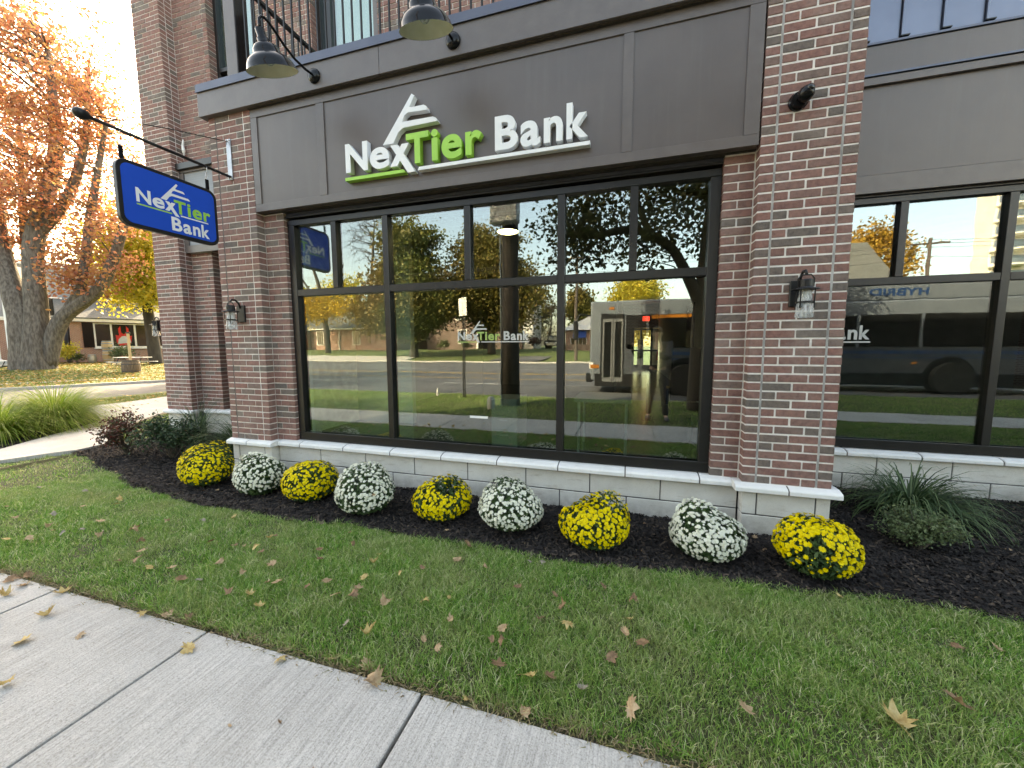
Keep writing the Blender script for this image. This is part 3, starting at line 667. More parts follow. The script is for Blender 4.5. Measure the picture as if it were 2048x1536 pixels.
MB().tube([(X0, -.012, 3.80), (X0, -.03, 3.795), (X0, -.03, 3.765)], .005, 6).build('eye_hook', 'steel', rod)

# gooseneck lamps (local frame: wall plate at the origin, arm towards -y)
def gooseneck(x, label):
    t = empty('gooseneck_lamp', (x, -.061, 4.205), label=label, cat='lamp', group='gooseneck lamps over the fascia')
    MB().lathe([(0, .04), (.04, .038), (.062, .026), (.068, .010), (.068, 0)], (0,0,0), 24, 'y').build('wall_plate', 'gloss_black', t, sm=True, local=True)
    arm = [(0,-.035,0), (0,-.12,-.008), (0,-.24,.004), (0,-.35,.042), (0,-.44,.092), (0,-.50,.122), (0,-.545,.128), (0,-.582,.112), (0,-.598,.08), (0,-.598,.04), (0,-.594,.0)]
    MB().tube(arm, .0115, 10).build('arm', 'gloss_black', t, sm=True, local=True)
    zc = -.285; TL = math.radians(22)
    def tilt(m_):
        m_.v = [(x, -.596+(y+.59)*math.cos(TL)-z*math.sin(TL), (y+.59)*math.sin(TL)+z*math.cos(TL)) for x, y, z in m_.v]; return m_
    prof = [(r, h*.75) for r, h in ((.031, .395), (.036, .385), (.036, .31), (.046, .30), (.046, .262), (.062, .258), (.088, .235), (.106, .195), (.113, .158), (.118, .150), (.150, .128), (.176, .092), (.194, .045), (.203, .008), (.207, 0))]
    sh_ = tilt(MB().lathe(prof, (0,-.59,zc), 36)).build('shade', 'gloss_black', t, sm=True, local=True)
    tilt(MB().lathe([(.205, .001), (.19, .032), (.172, .066), (.146, .092), (.11, .112), (.085, .165), (.04, .19), (0, .19)], (0,-.59,zc), 36)).build('shade_lining', 'shade_inside', sh_, sm=True, local=True)
    tilt(MB().sphere((0,-.59,zc+.10), (.05,.05,.062), 14, 9)).build('bulb', 'seeded', sh_, sm=True, local=True)
    return t
gl = gooseneck(-3.04, 'gooseneck lamp at the left end of the fascia, nearest the hanging sign')
g2 = copytree(gl); g2.location.x = -1.535; g2['label'] = 'gooseneck lamp above the middle of the raised wall letters'

# lantern sconces (local frame: wall at y=0)
def sconce(label):
    t = empty('wall_lantern', label=label, cat='lantern', group='wall lanterns on the brick piers')
    MB().box(-.058, .058, -.022, 0, -.10, .09).build('back_plate', 'black_metal', t, bev=.004, local=True)
    yc = -.135
    MB().tube([(0,-.02,.055), (0,-.035,.11), (0,-.075,.145), (0,-.115,.145), (0,yc,.115)], .010, 8).build('arm', 'black_metal', t, local=True, sm=True)
    MB().lathe([(0,.082), (.040,.080), (.044,.072), (.044,.028), (.048,.022), (.082,.014), (.084,.008), (.046,.008), (0,.008)], (0,yc,0), 24).build('cap', 'black_metal', t, local=True, sm=False)
    MB().lathe([(.036,.006), (.041,-.03), (.052,-.13), (.058,-.185), (.050,-.19), (0,-.19)], (0,yc,0), 24).build('glass_shade', 'seeded', t, local=True, sm=True)
    cg = MB().lathe([(.053,-.075), (.056,-.075), (.056,-.088), (.053,-.088), (.053,-.075)], (0,yc,0), 24)
    for a in (45, 135, 225, 315):
        c_, s_ = math.cos(math.radians(a)), math.sin(math.radians(a)); cg.tube([(.060*c_, yc+.060*s_, .01), (.060*c_, yc+.060*s_, -.125)], .0045, 6)
    cg.tube([(.047, yc, .03), (.05, yc, .085), (.03, yc, .112), (-.03, yc, .112), (-.05, yc, .085), (-.047, yc, .03)], .005, 6)
    cg.build('cage', 'black_metal', t, local=True)
    MB().sphere((0,yc,-.04), (.022,.022,.04), 10, 8).build('bulb', 'int_white', t, local=True, sm=True)
    return t
sc = sconce('black lantern with seeded glass on the right brick pier'); sc.location = (1.205, 0, 1.925)
s2 = copytree(sc); s2.location = (-4.285, 0, 1.925); s2['label'] = 'black lantern on the brick pier below the hanging blue sign'
s3 = copytree(sc); s3.location = (FP0-.13, 1.415, 1.93); bk_ = bpy.data.objects.new('wall_bracket', MB().box(-.03, .03, 0, .13, -.05, .05).mesh('wall_bracket', 'black_metal', .003)); COL.objects.link(bk_); bk_.parent = s3; s3.rotation_euler.z = -math.pi/2; s3['label'] = 'black lantern seen past the far left corner of the building'

# ball camera on the right pier
bc = empty('security_camera', (1.125, 0, 3.275), label='round black security camera high on the right brick pier', cat='camera')
MB().lathe([(.062, 0), (.062, .022), (.056, .030), (.052, .05), (0, .055)], (0,0,0), 24, 'y').build('mount', 'gloss_black', bc, sm=False, local=True)
b_ = MB().lathe([(0, .052), (.030, .045), (.048, .020), (.050, -.01), (.044, -.035), (.026, -.05), (0, -.055)], (0,0,0), 20, 'y').build('housing', 'gloss_black', bc, sm=True, local=True)
b_.location = (.022, -.075, .012); b_.rotation_euler = (math.radians(-25), 0, math.radians(18))
l_ = MB().lathe([(0, .062), (.018, .060), (.024, .052), (.026, .040)], (0,0,0), 16, 'y').build('lens', 'dark_window', b_, sm=True, local=True)
# bit of white caulk foam hanging at the corner joint of the far pier
tag(MB().tube([(-7.18,1.49,4.98), (-7.17,1.48,4.93), (-7.185,1.48,4.87), (-7.16,1.47,4.79), (-7.17,1.48,4.72)], [.006,.016,.020,.026,.006], 7).build('foam_strip', 'twine'), 'ragged white foam strip hanging in the brick corner left of the balcony', 'foam')

# ================================================================== inside the lobby
pn = empty('pendant_lamp', (-1.62, 1.8, 3.12), label='lit round pendant lamp glowing behind the middle upper pane', cat='lamp')
MB().lathe([(.02,.16), (.05,.15), (.10,.10), (.145,.03), (.15,0)], (-1.62,1.8,3.10), 24).build('shade', 'black_metal', pn, sm=True)
MB().lathe([(.143,.004), (.10,-.012), (0,-.018)], (-1.62,1.8,3.10), 24).build('diffuser', 'lamp_glow', pn, sm=True); MB().tube([(-1.62,1.8,3.25), (-1.62,1.8,3.6)], .008, 6).build('cord', 'black_metal', pn)
ex = empty('exit_sign', (.83, 16.9, 2.86), label='red lit EXIT sign over the rear glass door', cat='sign')
bx('housing', 'int_white', ex, .66, 1.00, 16.93, 16.98, 2.74, 2.99); bx('face', 'exit_red', ex, .68, .98, 16.92, 16.929, 2.76, 2.97, bev=0)
text('letter', 'EXIT', 'int_white', ex, (.71, .95, 2.80, 2.93), lambda u, v, w: (u, 16.915+w, v), .004, .03)
fe = empty('fire_extinguisher', (1.45, 16.9, .9), label='red fire extinguisher mounted beside the rear glass door', cat='extinguisher')
MB().lathe([(0,0), (.08,.01), (.085,.05), (.085,.42), (.05,.48), (.03,.5), (.03,.54), (0,.54)], (1.45,16.88,.80), 16).build('cylinder', 'red_paint', fe, sm=True); bx('handle', 'black_metal', fe, 1.42, 1.53, 16.86, 16.90, 1.34, 1.40)
def cabinet(x, label):
    t = empty('file_cabinet', (x, .95, .35), label=label, cat='cabinet')
    bx('carcass', 'int_tan', t, x-.16, x+.16, .85, 1.3, .35, .92)
    for z in (.37, .55, .73):
        d = bx('drawer', 'int_tan', t, x-.15, x+.15, .835, .849, z, z+.17); bx('handle', 'steel', d, x-.05, x+.05, .815, .834, z+.11, z+.125)
cabinet(-1.38, 'pale three drawer cabinet behind the middle pane'); 
tb = empty('work_table', (-.45, 1.1, .35), label='plain table with silver legs behind the window near the right mullion', cat='table')
bx('tabletop', 'int_grey', tb, -.55, .05, .75, 1.4, .93, .97)
for x in (-.5, -.0):
    for y in (.8, 1.35): MB().tube([(x, y, .35), (x, y, .93)], .015, 8).build('leg', 'steel', tb)
ch = empty('office_chair', (.70, 1.25, .35), label='black office chair inside the right end of the window', cat='chair')
MB().box(.48, .92, 1.0, 1.45, .80, .88).build('seat', 'gloss_black', ch, bev=.03, seg=2); MB().obox((.72, 1.50, 1.2), (1,0,0), (0,1,.15), (0,-.15,1), .22, .035, .32).build('backrest', 'gloss_black', ch, bev=.03, seg=2)
MB().tube([(.7,1.25,.42), (.7,1.25,.80)], .025, 8).build('column', 'black_metal', ch)
for k in range(5):
    a = k*2*math.pi/5; MB().tube([(.7,1.25,.44), (.7+.27*math.cos(a), 1.25+.27*math.sin(a), .40)], .018, 6).build('leg', 'black_metal', ch)
for x in (.46, .94): MB().tube([(x,1.42,.85), (x,1.40,1.05), (x,1.12,1.06)], .018, 6).build('armrest', 'gloss_black', ch)

# ================================================================== ground
EDGE = [(-9.2,.9), (-8.2,.3), (-7.70,-.02), (-7.38,-.05), (-6.45,-.32), (-5.47,-.61), (-4.54,-.78), (-3.93,-.854), (-2.99,-.864), (-2.24,-.802), (-1.5,-.823), (-.87,-.834), (-.32,-.821), (.28,-.784), (.79,-.754), (1.33,-.716), (1.82,-.696), (2.14,-.70), (12,-.70)]
ex_, ey_ = np.array([e[0] for e in EDGE]), np.array([e[1] for e in EDGE])
def edge_y(x): return np.interp(x, ex_, ey_)+.018*np.sin(np.asarray(x)*5.1)+.012*np.sin(np.asarray(x)*13.7)
def inpoly(x, y, P):
    x, y = np.asarray(x), np.asarray(y); r = np.zeros(x.shape, bool); j = len(P)-1
    for i in range(len(P)):
        (xi, yi), (xj, yj) = P[i], P[j]
        r ^= ((yi > y) != (yj > y)) & (x < (xj-xi)*(y-yi)/(yj-yi+1e-12)+xi); j = i
    return r
WALK = [(-10.1,-2.14), (-8.95,-2.14), (-8.35,-1.25), (-7.958,-.609), (-7.827,-.20), (-7.69,.02), (-7.75,.35), (-8.694,1.01), (-9.577,1.84), (-10.3,2.8), (-11.9,4.3), (-12.6,5.6), (-12.2,12), (-13.3,12), (-13.7,6), (-13.12,3.49), (-13.21,2.67), (-11.6,2.15), (-10.33,1.62), (-9.61,.75), (-8.85,-.28), (-9.2,-.95)]
ISL = [(-9.25,-.85), (-8.88,-.28), (-9.62,.75), (-10.34,1.62), (-11.6,2.13), (-12.6,2.0), (-12.2,.6), (-11,-.6)]
def sheet(name, P, z, mat, kind='structure', thick=0, f=None, parent=None):
    m_ = MB(); n_ = len(P)
    m_.v = [(x, y, (z+(f(x, y) if f else 0))) for x, y in P]; m_.f = [tuple(range(n_))]
    me = m_.mesh(name, mat); bm = bmesh.new(); bm.from_mesh(me); bmesh.ops.triangulate(bm, faces=bm.faces)
    if thick:
        g = bmesh.ops.extrude_face_region(bm, geom=list(bm.faces)); bmesh.ops.translate(bm, verts=[q for q in g['geom'] if isinstance(q, bmesh.types.BMVert)], vec=(0,0,-thick))
    bmesh.ops.recalc_face_normals(bm, faces=bm.faces)
    if not thick:
        for fc in bm.faces:
            if fc.normal.z < 0: fc.normal_flip()
    bm.to_mesh(me); bm.free()
    return link(name, me, parent, kind=kind if parent is None else None)
sheet('ground', [(-900,-900), (900,-900), (900,900), (-900,900)], -.30, 'far_turf')
def grid(name, xs, ylo, yhi, ny, zf, mat):
    X = np.repeat(np.asarray(xs)[:,None], ny, 1); T = np.linspace(0, 1, ny)[None,:]
    Y = ylo(np.asarray(xs))[:,None]*(1-T)+yhi(np.asarray(xs))[:,None]*T; Z = zf(X, Y); nx = len(xs)
    I = np.arange(nx*ny).reshape(nx, ny); F = np.stack([I[:-1,:-1], I[1:,:-1], I[1:,1:], I[:-1,1:]], -1).reshape(-1, 4)
    return link(name, npmesh(name, np.stack([X, Y, Z], -1).reshape(-1, 3), F, MATS[mat], True), kind='structure')
cst = lambda c: (lambda x: np.full_like(x, c, dtype=float))
grid('lawn', np.linspace(-16, 14, 180), cst(-2.148), lambda x: np.where(x < -7.6, 4.0, edge_y(x)+.02), 12, lambda X, Y: gzn(X, Y)-.004+.006*np.sin(X*7+Y*9), 'turf')
def mulch_z(X, Y): return gzn(X, Y)+.012+.016*np.sin(X*3.1+1)*np.sin(Y*4.3)+.008*np.sin(X*17+Y*5)*np.sin(Y*21+X*3)
grid('mulch_bed', np.linspace(-7.9, 12, 260), lambda x: edge_y(x)-.02, lambda x: np.where(x < -4.6, 1.5, np.where(x < 1.5, .12, 1.45)), 26, mulch_z, 'mulch_base')
sheet('mulch_island', ISL, .022, 'mulch_base', f=gz)
wk = sheet('path', WALK, .050, 'concrete', thick=.09, f=lambda x, y: gz(x, y)*.66)
# pavement: separate slabs with open joints
pv = empty('sidewalk', (0,0,.125), kind='structure')
bx('joint_bed', 'soil', pv, -14.5, 14, -3.36, -2.146, -.05, .095, bev=0)
x = -14.5; slab = None
for k in range(-11, 13):
    xa = -.77+1.205*k; MB().box(xa+.008, xa+1.197, -3.362, -2.142, .04, .125).build('slab', 'concrete', pv, bev=.006, seg=2)
for k in (-3, -1, 1): bx('joint_filler', 'caulk', pv, -.77+1.205*k-.006, -.77+1.205*k+.006, -3.36, -2.144, .08, .117, bev=0)
bx('soil_edge', 'soil', None, -8.9, 14, -2.142, -2.085, .02, .112, bev=0, kind='structure')
grid('verge', np.linspace(-24, 30, 60), cst(-6.62), cst(-3.365), 8, lambda X, Y: .115+.01*np.sin(X*2)*np.sin(Y*3)+.0*X, 'turf')
sheet('main_road', [(-140,-31), (110,-31), (110,-6.75), (-140,-6.75)], -.035, 'asphalt')
bx('kerb', 'kerb', None, -15.5, 60, -6.76, -6.61, -.2, .10, bev=.015, kind='structure'); bx('kerb', 'kerb', None, -140, 110, -31.2, -31, -.2, .09, bev=.015, kind='structure')
for y, mt in ((-17.0, 'line_yellow'), (-17.35, 'line_yellow'), (-13.9, 'line_yellow')): sheet('lane_line', [(-120,y), (90,y), (90,y+.11), (-120,y+.11)], -.030, mt)
for yd in (-11.2, -20.8, -25):
    for k in range(-8, 8):
        sheet('lane_dash', [(-7.6+9*k,yd), (-4.6+9*k,yd), (-4.6+9*k,yd+.11), (-7.6+9*k,yd+.11)], -.029, 'line_white')
SIDE = [(-16.2,-6.75), (-15.16,2.05), (-15.0,3.36), (-14.5,5.3), (-13.2,12), (-9,40), (-13.5,40), (-17.2,16), (-19.92,8.62), (-21.82,4.51), (-25,-2.5), (-30,-6.75)]
sheet('side_road', SIDE, -.030, 'asphalt')
def strip(name, P, w, z0, z1, mat):
    m_ = MB()
    for (a, b2) in zip(P, P[1:]):
        d = (Vector(b2)-Vector(a)); n_ = Vector((-d.y, d.x)).normalized()*w
        m_.prism([tuple(a), tuple(b2), (b2[0]+n_.x, b2[1]+n_.y), (a[0]+n_.x, a[1]+n_.y)], lambda p: (p[0], p[1], z1), lambda p: (p[0], p[1], z0))
    return m_.build(name, mat, None, fix=True, kind='structure')
strip('kerb', SIDE[7:], -.18, -.2, .075, 'kerb')
sheet('far_sidewalk', [(-24.3,5.43), (-22.56,10.2), (-20.5,15), (-21.1,15.2), (-23.2,10.3), (-25.0,5.7), (-29,-2), (-28.4,-2.3)], .055, 'kerb')
def farz(X, Y): return .045+.35*np.clip((-25-X)/9, 0, 1)*np.clip((Y-2)/10, 0, 1)
def farlawn(X): return X
xs = np.linspace(-90, -8, 90)
sl = np.array([(-30,-6.75), (-25,-2.5), (-21.82,4.51), (-19.92,8.62), (-17.2,16), (-13.5,40)])
grid('far_lawn', xs, lambda x: np.interp(x, sl[:,0]-.17, sl[:,1]), cst(70), 40, farz, 'far_turf')
grid('street_verge', np.linspace(-15.3, -11, 12), cst(-2.2), cst(40), 40, lambda X, Y: .02+0*X, 'far_turf')
grid('opposite_lawn', np.linspace(-150, 110, 60), cst(-140), cst(-31.2), 30, lambda X, Y: .05+np.clip((-33-Y)/14, 0, 1.0)*1.0, 'far_turf')
sheet('driveway', [(-13,-31.15), (-8,-31.15), (-7.5,-60), (-11.5,-60)], .16, 'asphalt', f=lambda x, y: min(1, max(0, (-33-y)/14)))
sheet('parking_apron', [(-46,-31.2), (-22,-31.2), (-24,-37), (-44,-37)], .10, 'kerb', f=lambda x, y: min(1, max(0, (-33-y)/14)))
grid('rear_yard', np.linspace(-40, 60, 20), cst(17.3), cst(120), 20, lambda X, Y: .0*X, 'far_turf')

# ================================================================== grass blades and mulch chips
leafmat('grass_blade', [(.050,.160,.022), (.100,.265,.036), (.155,.355,.052), (.225,.405,.080), (.38,.48,.15), (.70,.66,.45)], .36, .38, 2.3, (.42,.42,.20), .42)
def blades(name, x, y, z, h, w, lean, mat, kind='stuff'):
    n_ = len(x); a = rng.uniform(0, 2*np.pi, n_); t = rng.uniform(0, 2*np.pi, n_)
    ca, sa = np.cos(a)*w, np.sin(a)*w; lx, ly = np.cos(t)*lean*h, np.sin(t)*lean*h
    V = np.empty((n_, 5, 3), np.float32)
    V[:,0] = np.stack([x-ca, y-sa, z], 1); V[:,1] = np.stack([x+ca, y+sa, z], 1)
    V[:,2] = np.stack([x-ca*.8+lx*.35, y-sa*.8+ly*.35, z+h*.55], 1); V[:,3] = np.stack([x+ca*.8+lx*.35, y+sa*.8+ly*.35, z+h*.55], 1)
    V[:,4] = np.stack([x+lx, y+ly, z+h*(1-.25*lean)], 1)
    F = (np.arange(n_)*5)[:,None,None]+np.array([[0,1,2],[1,3,2],[2,3,4]])[None]
    return link(name, npmesh(name, V.reshape(-1, 3), F.reshape(-1, 3), MATS[mat]), kind=kind)
def lawn_pts(n_, x0, x1, y0, y1):
    x = rng.uniform(x0, x1, n_); y = rng.uniform(y0, y1, n_)
    pz_ = np.sin(x*2.7+2*np.sin(y*3.1))*np.sin(y*5.3+1.7*np.sin(x*3.7))+.6*np.sin(x*11+y*7)*np.sin(y*13-x*5)
    k = (rng.uniform(0, 1, n_) < .86+.22*pz_) & (y > -2.118) & (y < np.where(x < -7.7, 3.5, edge_y(x))) & ~inpoly(x, y, WALK) & ~inpoly(x, y, ISL); return x[k], y[k]
def mow(n_, x0, x1, y0, y1, hs, ws):
    x, y = lawn_pts(n_, x0, x1, y0, y1); d = np.hypot(x, y+3.4)
    cl = np.sin(x*9.1+3*np.sin(y*4.3))*np.sin(y*11.7+2*np.sin(x*5.1)); h = rng.uniform(.35, 1.15, len(x))*hs*(1+.25*np.sin(x*3.3)*np.sin(y*4.1)+.30*cl); return x, y, gzn(x, y)-.006, h, ws*(.7+.16*d)*rng.uniform(.6, 1.25, len(x)), rng.uniform(.2, 1.35, len(x))
A = [mow(215000, -2.6, 2.2, -2.12, -.6, .050, .0017), mow(130000, -6.2, -2.6, -2.12, -.2, .042, .0015), mow(60000, -11, -6.2, -2.12, 3.4, .045, .0016), mow(110000, 2.2, 7, -2.12, -.6, .042, .0016)]
tag(blades('lawn_grass', *[np.concatenate(q) for q in zip(*A)], 'grass_blade'), 'short green lawn grass between the pavement and the dark mulch bed', 'grass')
x = rng.uniform(-14, 12, 110000); y = rng.uniform(-6.6, -3.38, 110000)
tag(blades('verge_grass', x, y, np.full_like(x, .11), rng.uniform(.03, .06, len(x)), np.full_like(x, .004), rng.uniform(.2, 1, len(x)), 'grass_blade'), 'grass verge between pavement and main road, reflected in the window', 'grass')
x = rng.uniform(-8.8, 13, 15000); y = rng.normal(-2.118, .022, 15000); h_ = rng.uniform(.02, .05, len(x))
leafmat('thatch', [(.20,.14,.08), (.34,.26,.15), (.14,.16,.04), (.42,.34,.21), (.10,.07,.045)], .2, .8)
tag(blades('edge_thatch', x, y, np.full_like(x, .108), h_, np.full_like(x, .0028), rng.uniform(.8, 1.5, len(x)), 'thatch'), 'dry brown thatch along the lawn edge at the pavement', 'dry grass')
def chips(name, n_, fn, size=1):
    x, y, z = fn(n_); n_ = len(x)
    a = rng.uniform(0, 2*np.pi, n_); L = rng.uniform(.008, .030, n_)*size; w = rng.uniform(.003, .007, n_)*size; tl = rng.normal(0, .35, n_)
    u = np.stack([np.cos(a)*np.cos(tl), np.sin(a)*np.cos(tl), np.sin(tl)], 1)*L[:,None]; v = np.stack([-np.sin(a), np.cos(a), rng.normal(0, .5, n_)], 1)*w[:,None]
    c = np.stack([x, y, z], 1); h = np.array([0,0,1])*(w*1.0)[:,None]
    V = np.stack([c-u-v, c+u*.9-v, c+u+v, c-u*.9+v, c+h], 1).astype(np.float32)
    F = (np.arange(n_)*5)[:,None,None]+np.array([[0,1,4],[1,2,4],[2,3,4],[3,0,4]])[None]
    return link(name, npmesh(name, V.reshape(-1, 3), F.reshape(-1, 3), MATS['mulch_chip']), kind='stuff')
def mulch_pts(n_):
    x = rng.uniform(-7.7, 6, n_); y = rng.uniform(-.9, 1.45, n_); k = (y > edge_y(x)-.015+rng.normal(0, .012, n_)) & np.where(x < -4.6, True, np.where(x < 1.5, y < .11, True)) & ~inpoly(x, y, WALK); x, y = x[k], y[k]
    return x, y, mulch_z(x, y)+rng.uniform(.002, .016, len(x))
tag(chips('mulch_chips', 120000, mulch_pts), 'dark shredded bark mulch along the stone base', 'mulch')
def isl_pts(n_):
    x = rng.uniform(-13, -8.6, n_); y = rng.uniform(-1, 2.2, n_); k = inpoly(x, y, ISL); x, y = x[k], y[k]; return x, y, gzn(x, y)+.03
tag(chips('mulch_chips', 14000, isl_pts, 1.5), 'dark mulch around the pale ornamental grass across the path', 'mulch')

# ================================================================== chrysanthemums
leafmat('mum_leaf', [(.035,.075,.024), (.055,.105,.034), (.080,.140,.048)], .2, .55)
leafmat('petal_yellow', [(.78,.58,.008), (.85,.68,.012), (.90,.75,.03)], .15, .6); leafmat('petal_white', [(.80,.79,.66), (.86,.86,.78), (.80,.82,.58)], .15, .6)
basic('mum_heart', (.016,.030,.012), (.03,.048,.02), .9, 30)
def quads_on(c, u, v):
    n_ = len(c); V = np.stack([c-u, c+v, c+u, c-v], 1).astype(np.float32).reshape(-1, 3)
    return V, np.arange(n_*4).reshape(n_, 4)
def rand_frames(n_, nrm=None, spread=1.0):
    d = rng.normal(size=(n_, 3)); d /= np.linalg.norm(d, axis=1)[:,None]
    if nrm is not None: d = nrm+d*spread; d /= np.linalg.norm(d, axis=1)[:,None]
    a = rng.normal(size=(n_, 3)); u = np.cross(d, a); u /= np.linalg.norm(u, axis=1)[:,None]; return u, np.cross(d, u)
def blossom_mesh(mat, openness, seed):
    q = random.Random(seed); m_ = MB()
    for ring, (np_, r0, r1, z0, z1, w) in enumerate(((13, .10, 1.0, .06, .16*openness, .17), (10, .08, .74, .12, .36*openness, .15), (7, .05, .44, .18, .46, .13))):
        for k in range(np_):
            a = 2*math.pi*(k+q.uniform(-.2, .2)+ring*.4)/np_; ca, sa = math.cos(a), math.sin(a); e = r1*q.uniform(.86, 1.08); zz = z1+q.uniform(-.05, .05); wm = w*q.uniform(.85, 1.1)
            P = lambda r, s, z: (ca*r-sa*s, sa*r+ca*s, z)
            m_.add([P(r0, -wm*.4, z0), P(r0, wm*.4, z0), P(e*.66, wm, z0*.5+zz*.75), P(e*.66, -wm, z0*.5+zz*.75), P(e, 0, zz*.95)], [(0, 3, 2, 1), (3, 4, 2)])
    m_.lathe([(.0, .40), (.12, .38), (.2, .2)], n=7)
    return m_.mesh('blossom', mat)
BL = {c: [blossom_mesh('petal_'+c, o_, i) for i, o_ in enumerate((.9, 1.3, .5, 1.8))] for c in ('yellow', 'white')}
ORD = ['first', 'second', 'third', 'fourth', 'fifth', 'sixth', 'seventh', 'eighth', 'ninth']
MUMS = [(-4.449,-.408,.252,.396,'yellow'), (-3.667,-.407,.251,.399,'white'), (-2.992,-.433,.261,.399,'yellow'), (-2.299,-.502,.269,.412,'white'), (-1.573,-.39,.267,.37,'yellow'),
        (-.903,-.436,.281,.372,'white'), (-.221,-.501,.271,.401,'yellow'), (.583,-.419,.262,.373,'white'), (1.233,-.496,.244,.416,'yellow')]
MLAB = ['yellow mum at the left end of the row, beside the leafy shrubs', 'white mum in front of the left pier stone base', 'round yellow mum just right of the left pier base', 'white mum with a dry tan leaf caught on its front',
        'ragged yellow mum with a notch in its crown below the window', 'white mum below the window between the ragged yellow and the round yellow mum', 'large round yellow mum below the right window pane', 'full white mum left of the right brick pier base', 'yellow mum at the right end of the row with bare green front']
for i, (mx_, my_, r, h, colr) in enumerate(MUMS):
    q = random.Random(50+i); z0 = mulch_z(mx_, my_)
    r *= .97; t = empty('chrysanthemum', (mx_, my_, z0), label=MLAB[i], cat='chrysanthemum', group='chrysanthemums in a row along the base')
    lump = [(q.uniform(0, 6.28), q.uniform(.2, 1.2), q.uniform(-.20, .17)) for _ in range(13)]
    def shape(d, i=i, r=r, h=h, lump=lump):
        """d: unit directions -> points on the mound"""
        up_ = np.where(d[:,2] > 0, h*.55, h*.43); p = np.stack([d[:,0]*r, d[:,1]*r, h*.44+d[:,2]*up_], 1)
        f = np.ones(len(d))
        for a, e, am in lump:
            l = np.array([math.cos(a)*math.sin(e), math.sin(a)*math.sin(e), math.cos(e)]); f += am*np.exp(-((1-d@l)/.11))
        if i == 4:
            l = np.array([.35, -.35, .87]); f -= .52*np.exp(-((1-d@l)/.05))
        return np.stack([p[:,0]*f, p[:,1]*f, h*.30+(p[:,2]-h*.30)*f], 1)
    V = []
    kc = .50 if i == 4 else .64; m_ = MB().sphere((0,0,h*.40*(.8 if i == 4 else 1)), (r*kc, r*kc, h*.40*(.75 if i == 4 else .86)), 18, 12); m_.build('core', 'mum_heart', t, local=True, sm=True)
    d = rng.normal(size=(2600, 3)); d /= np.linalg.norm(d, axis=1)[:,None]; d = d[d[:,2] > -.85]
    c = shape(d)*rng.uniform(.78, .99, len(d))[:,None]; u, v = rand_frames(len(d), d, .9); s_ = rng.uniform(.010, .020, len(d))[:,None]
    V, F = quads_on(c, u*s_*1.4, v*s_*.6); link('foliage', npmesh('foliage', V, F, MATS['mum_leaf']), t, True)
    nb = 900; k = np.arange(nb)+.5; ph = np.arccos(1-1.62*k/nb); th = np.pi*(1+5**.5)*k
    d = np.stack([np.cos(th)*np.sin(ph), np.sin(th)*np.sin(ph), np.cos(ph)], 1)+rng.normal(0, .045, (nb, 3)); d /= np.linalg.norm(d, axis=1)[:,None]
    keep = np.ones(nb, bool); buds = []
    for j in range(nb):
        p_ = (.92 if d[j,2] > 0 else .75 if d[j,2] > -.3 else .35)*(1 if d[j,1] < .15 else .45)
        if i == 8 and d[j] @ np.array([-.35,-.85,-.30]) > .80: p_ = .12
        if i in (3, 1) and d[j] @ np.array([.0,-.8,-.6]) > .75: p_ = .35
        if i == 4 and d[j,0] < -.2 and d[j,2] < .35: p_ = .5
        if i == 4 and d[j] @ np.array([.35,-.35,.87]) > .90: p_ = .08
        if q.random() > p_: keep[j] = False
    idx = np.nonzero(keep)[0]
    front = (d[idx,1] < .2)
    idx = np.concatenate([idx[front], idx[~front]])
    pos = shape(d[idx]); extra = bmesh.new()
    for bi, (p, n_) in enumerate(zip(pos, d[idx])):
        if bi >= 298:                                   # the blooms beyond 300, at the back of the mound
            nn = Vector(n_)+Vector((0, 0, .2)); mt = Matrix.Translation(Vector(p)) @ nn.to_track_quat('Z', 'Y').to_matrix().to_4x4() @ Matrix.Scale(q.choice((.012, .014, .017)), 4)
            k0 = len(extra.verts); extra.from_mesh(BL[colr][1]); extra.verts.ensure_lookup_table()
            bmesh.ops.transform(extra, matrix=mt, verts=extra.verts[k0:]); continue
        o = bpy.data.objects.new('blossom', q.choice(BL[colr][:3] if q.random() < .85 else BL[colr])); COL.objects.link(o); o.parent = t
        s_ = q.choice((.0105, .0125, .0145, .0165, .0185, .020))*(.96 if colr == 'white' else 1); o.scale = (s_, s_, s_*.9); nn = Vector(n_)+Vector((q.gauss(0,.25), q.gauss(0,.25), q.gauss(0,.2)+.22))
        o.location = Vector(p)+Vector(n_)*q.uniform(-.008, .008); o.rotation_euler = (nn.to_track_quat('Z', 'Y') @ Matrix.Rotation(q.uniform(0, 6.28), 3, 'Z').to_quaternion()).to_euler()
    mx_b = bpy.data.meshes.new('blossom'); extra.to_mesh(mx_b); extra.free(); mx_b.materials.append(MATS['petal_'+colr]); link('blossom', mx_b, t, True, kind='stuff')
    # unopened buds
    d = rng.normal(size=(230, 3)); d /= np.linalg.norm(d, axis=1)[:,None]; d = d[d[:,2] > -.5]; c = shape(d)*1.01; u, v = rand_frames(len(d), d, .3); s_ = rng.uniform(.004, .0075, len(d))[:,None]
    V, F = quads_on(c, u*s_, v*s_); link('bud', npmesh('bud', V, F, MATS['petal_'+colr]), t, True, kind='stuff')

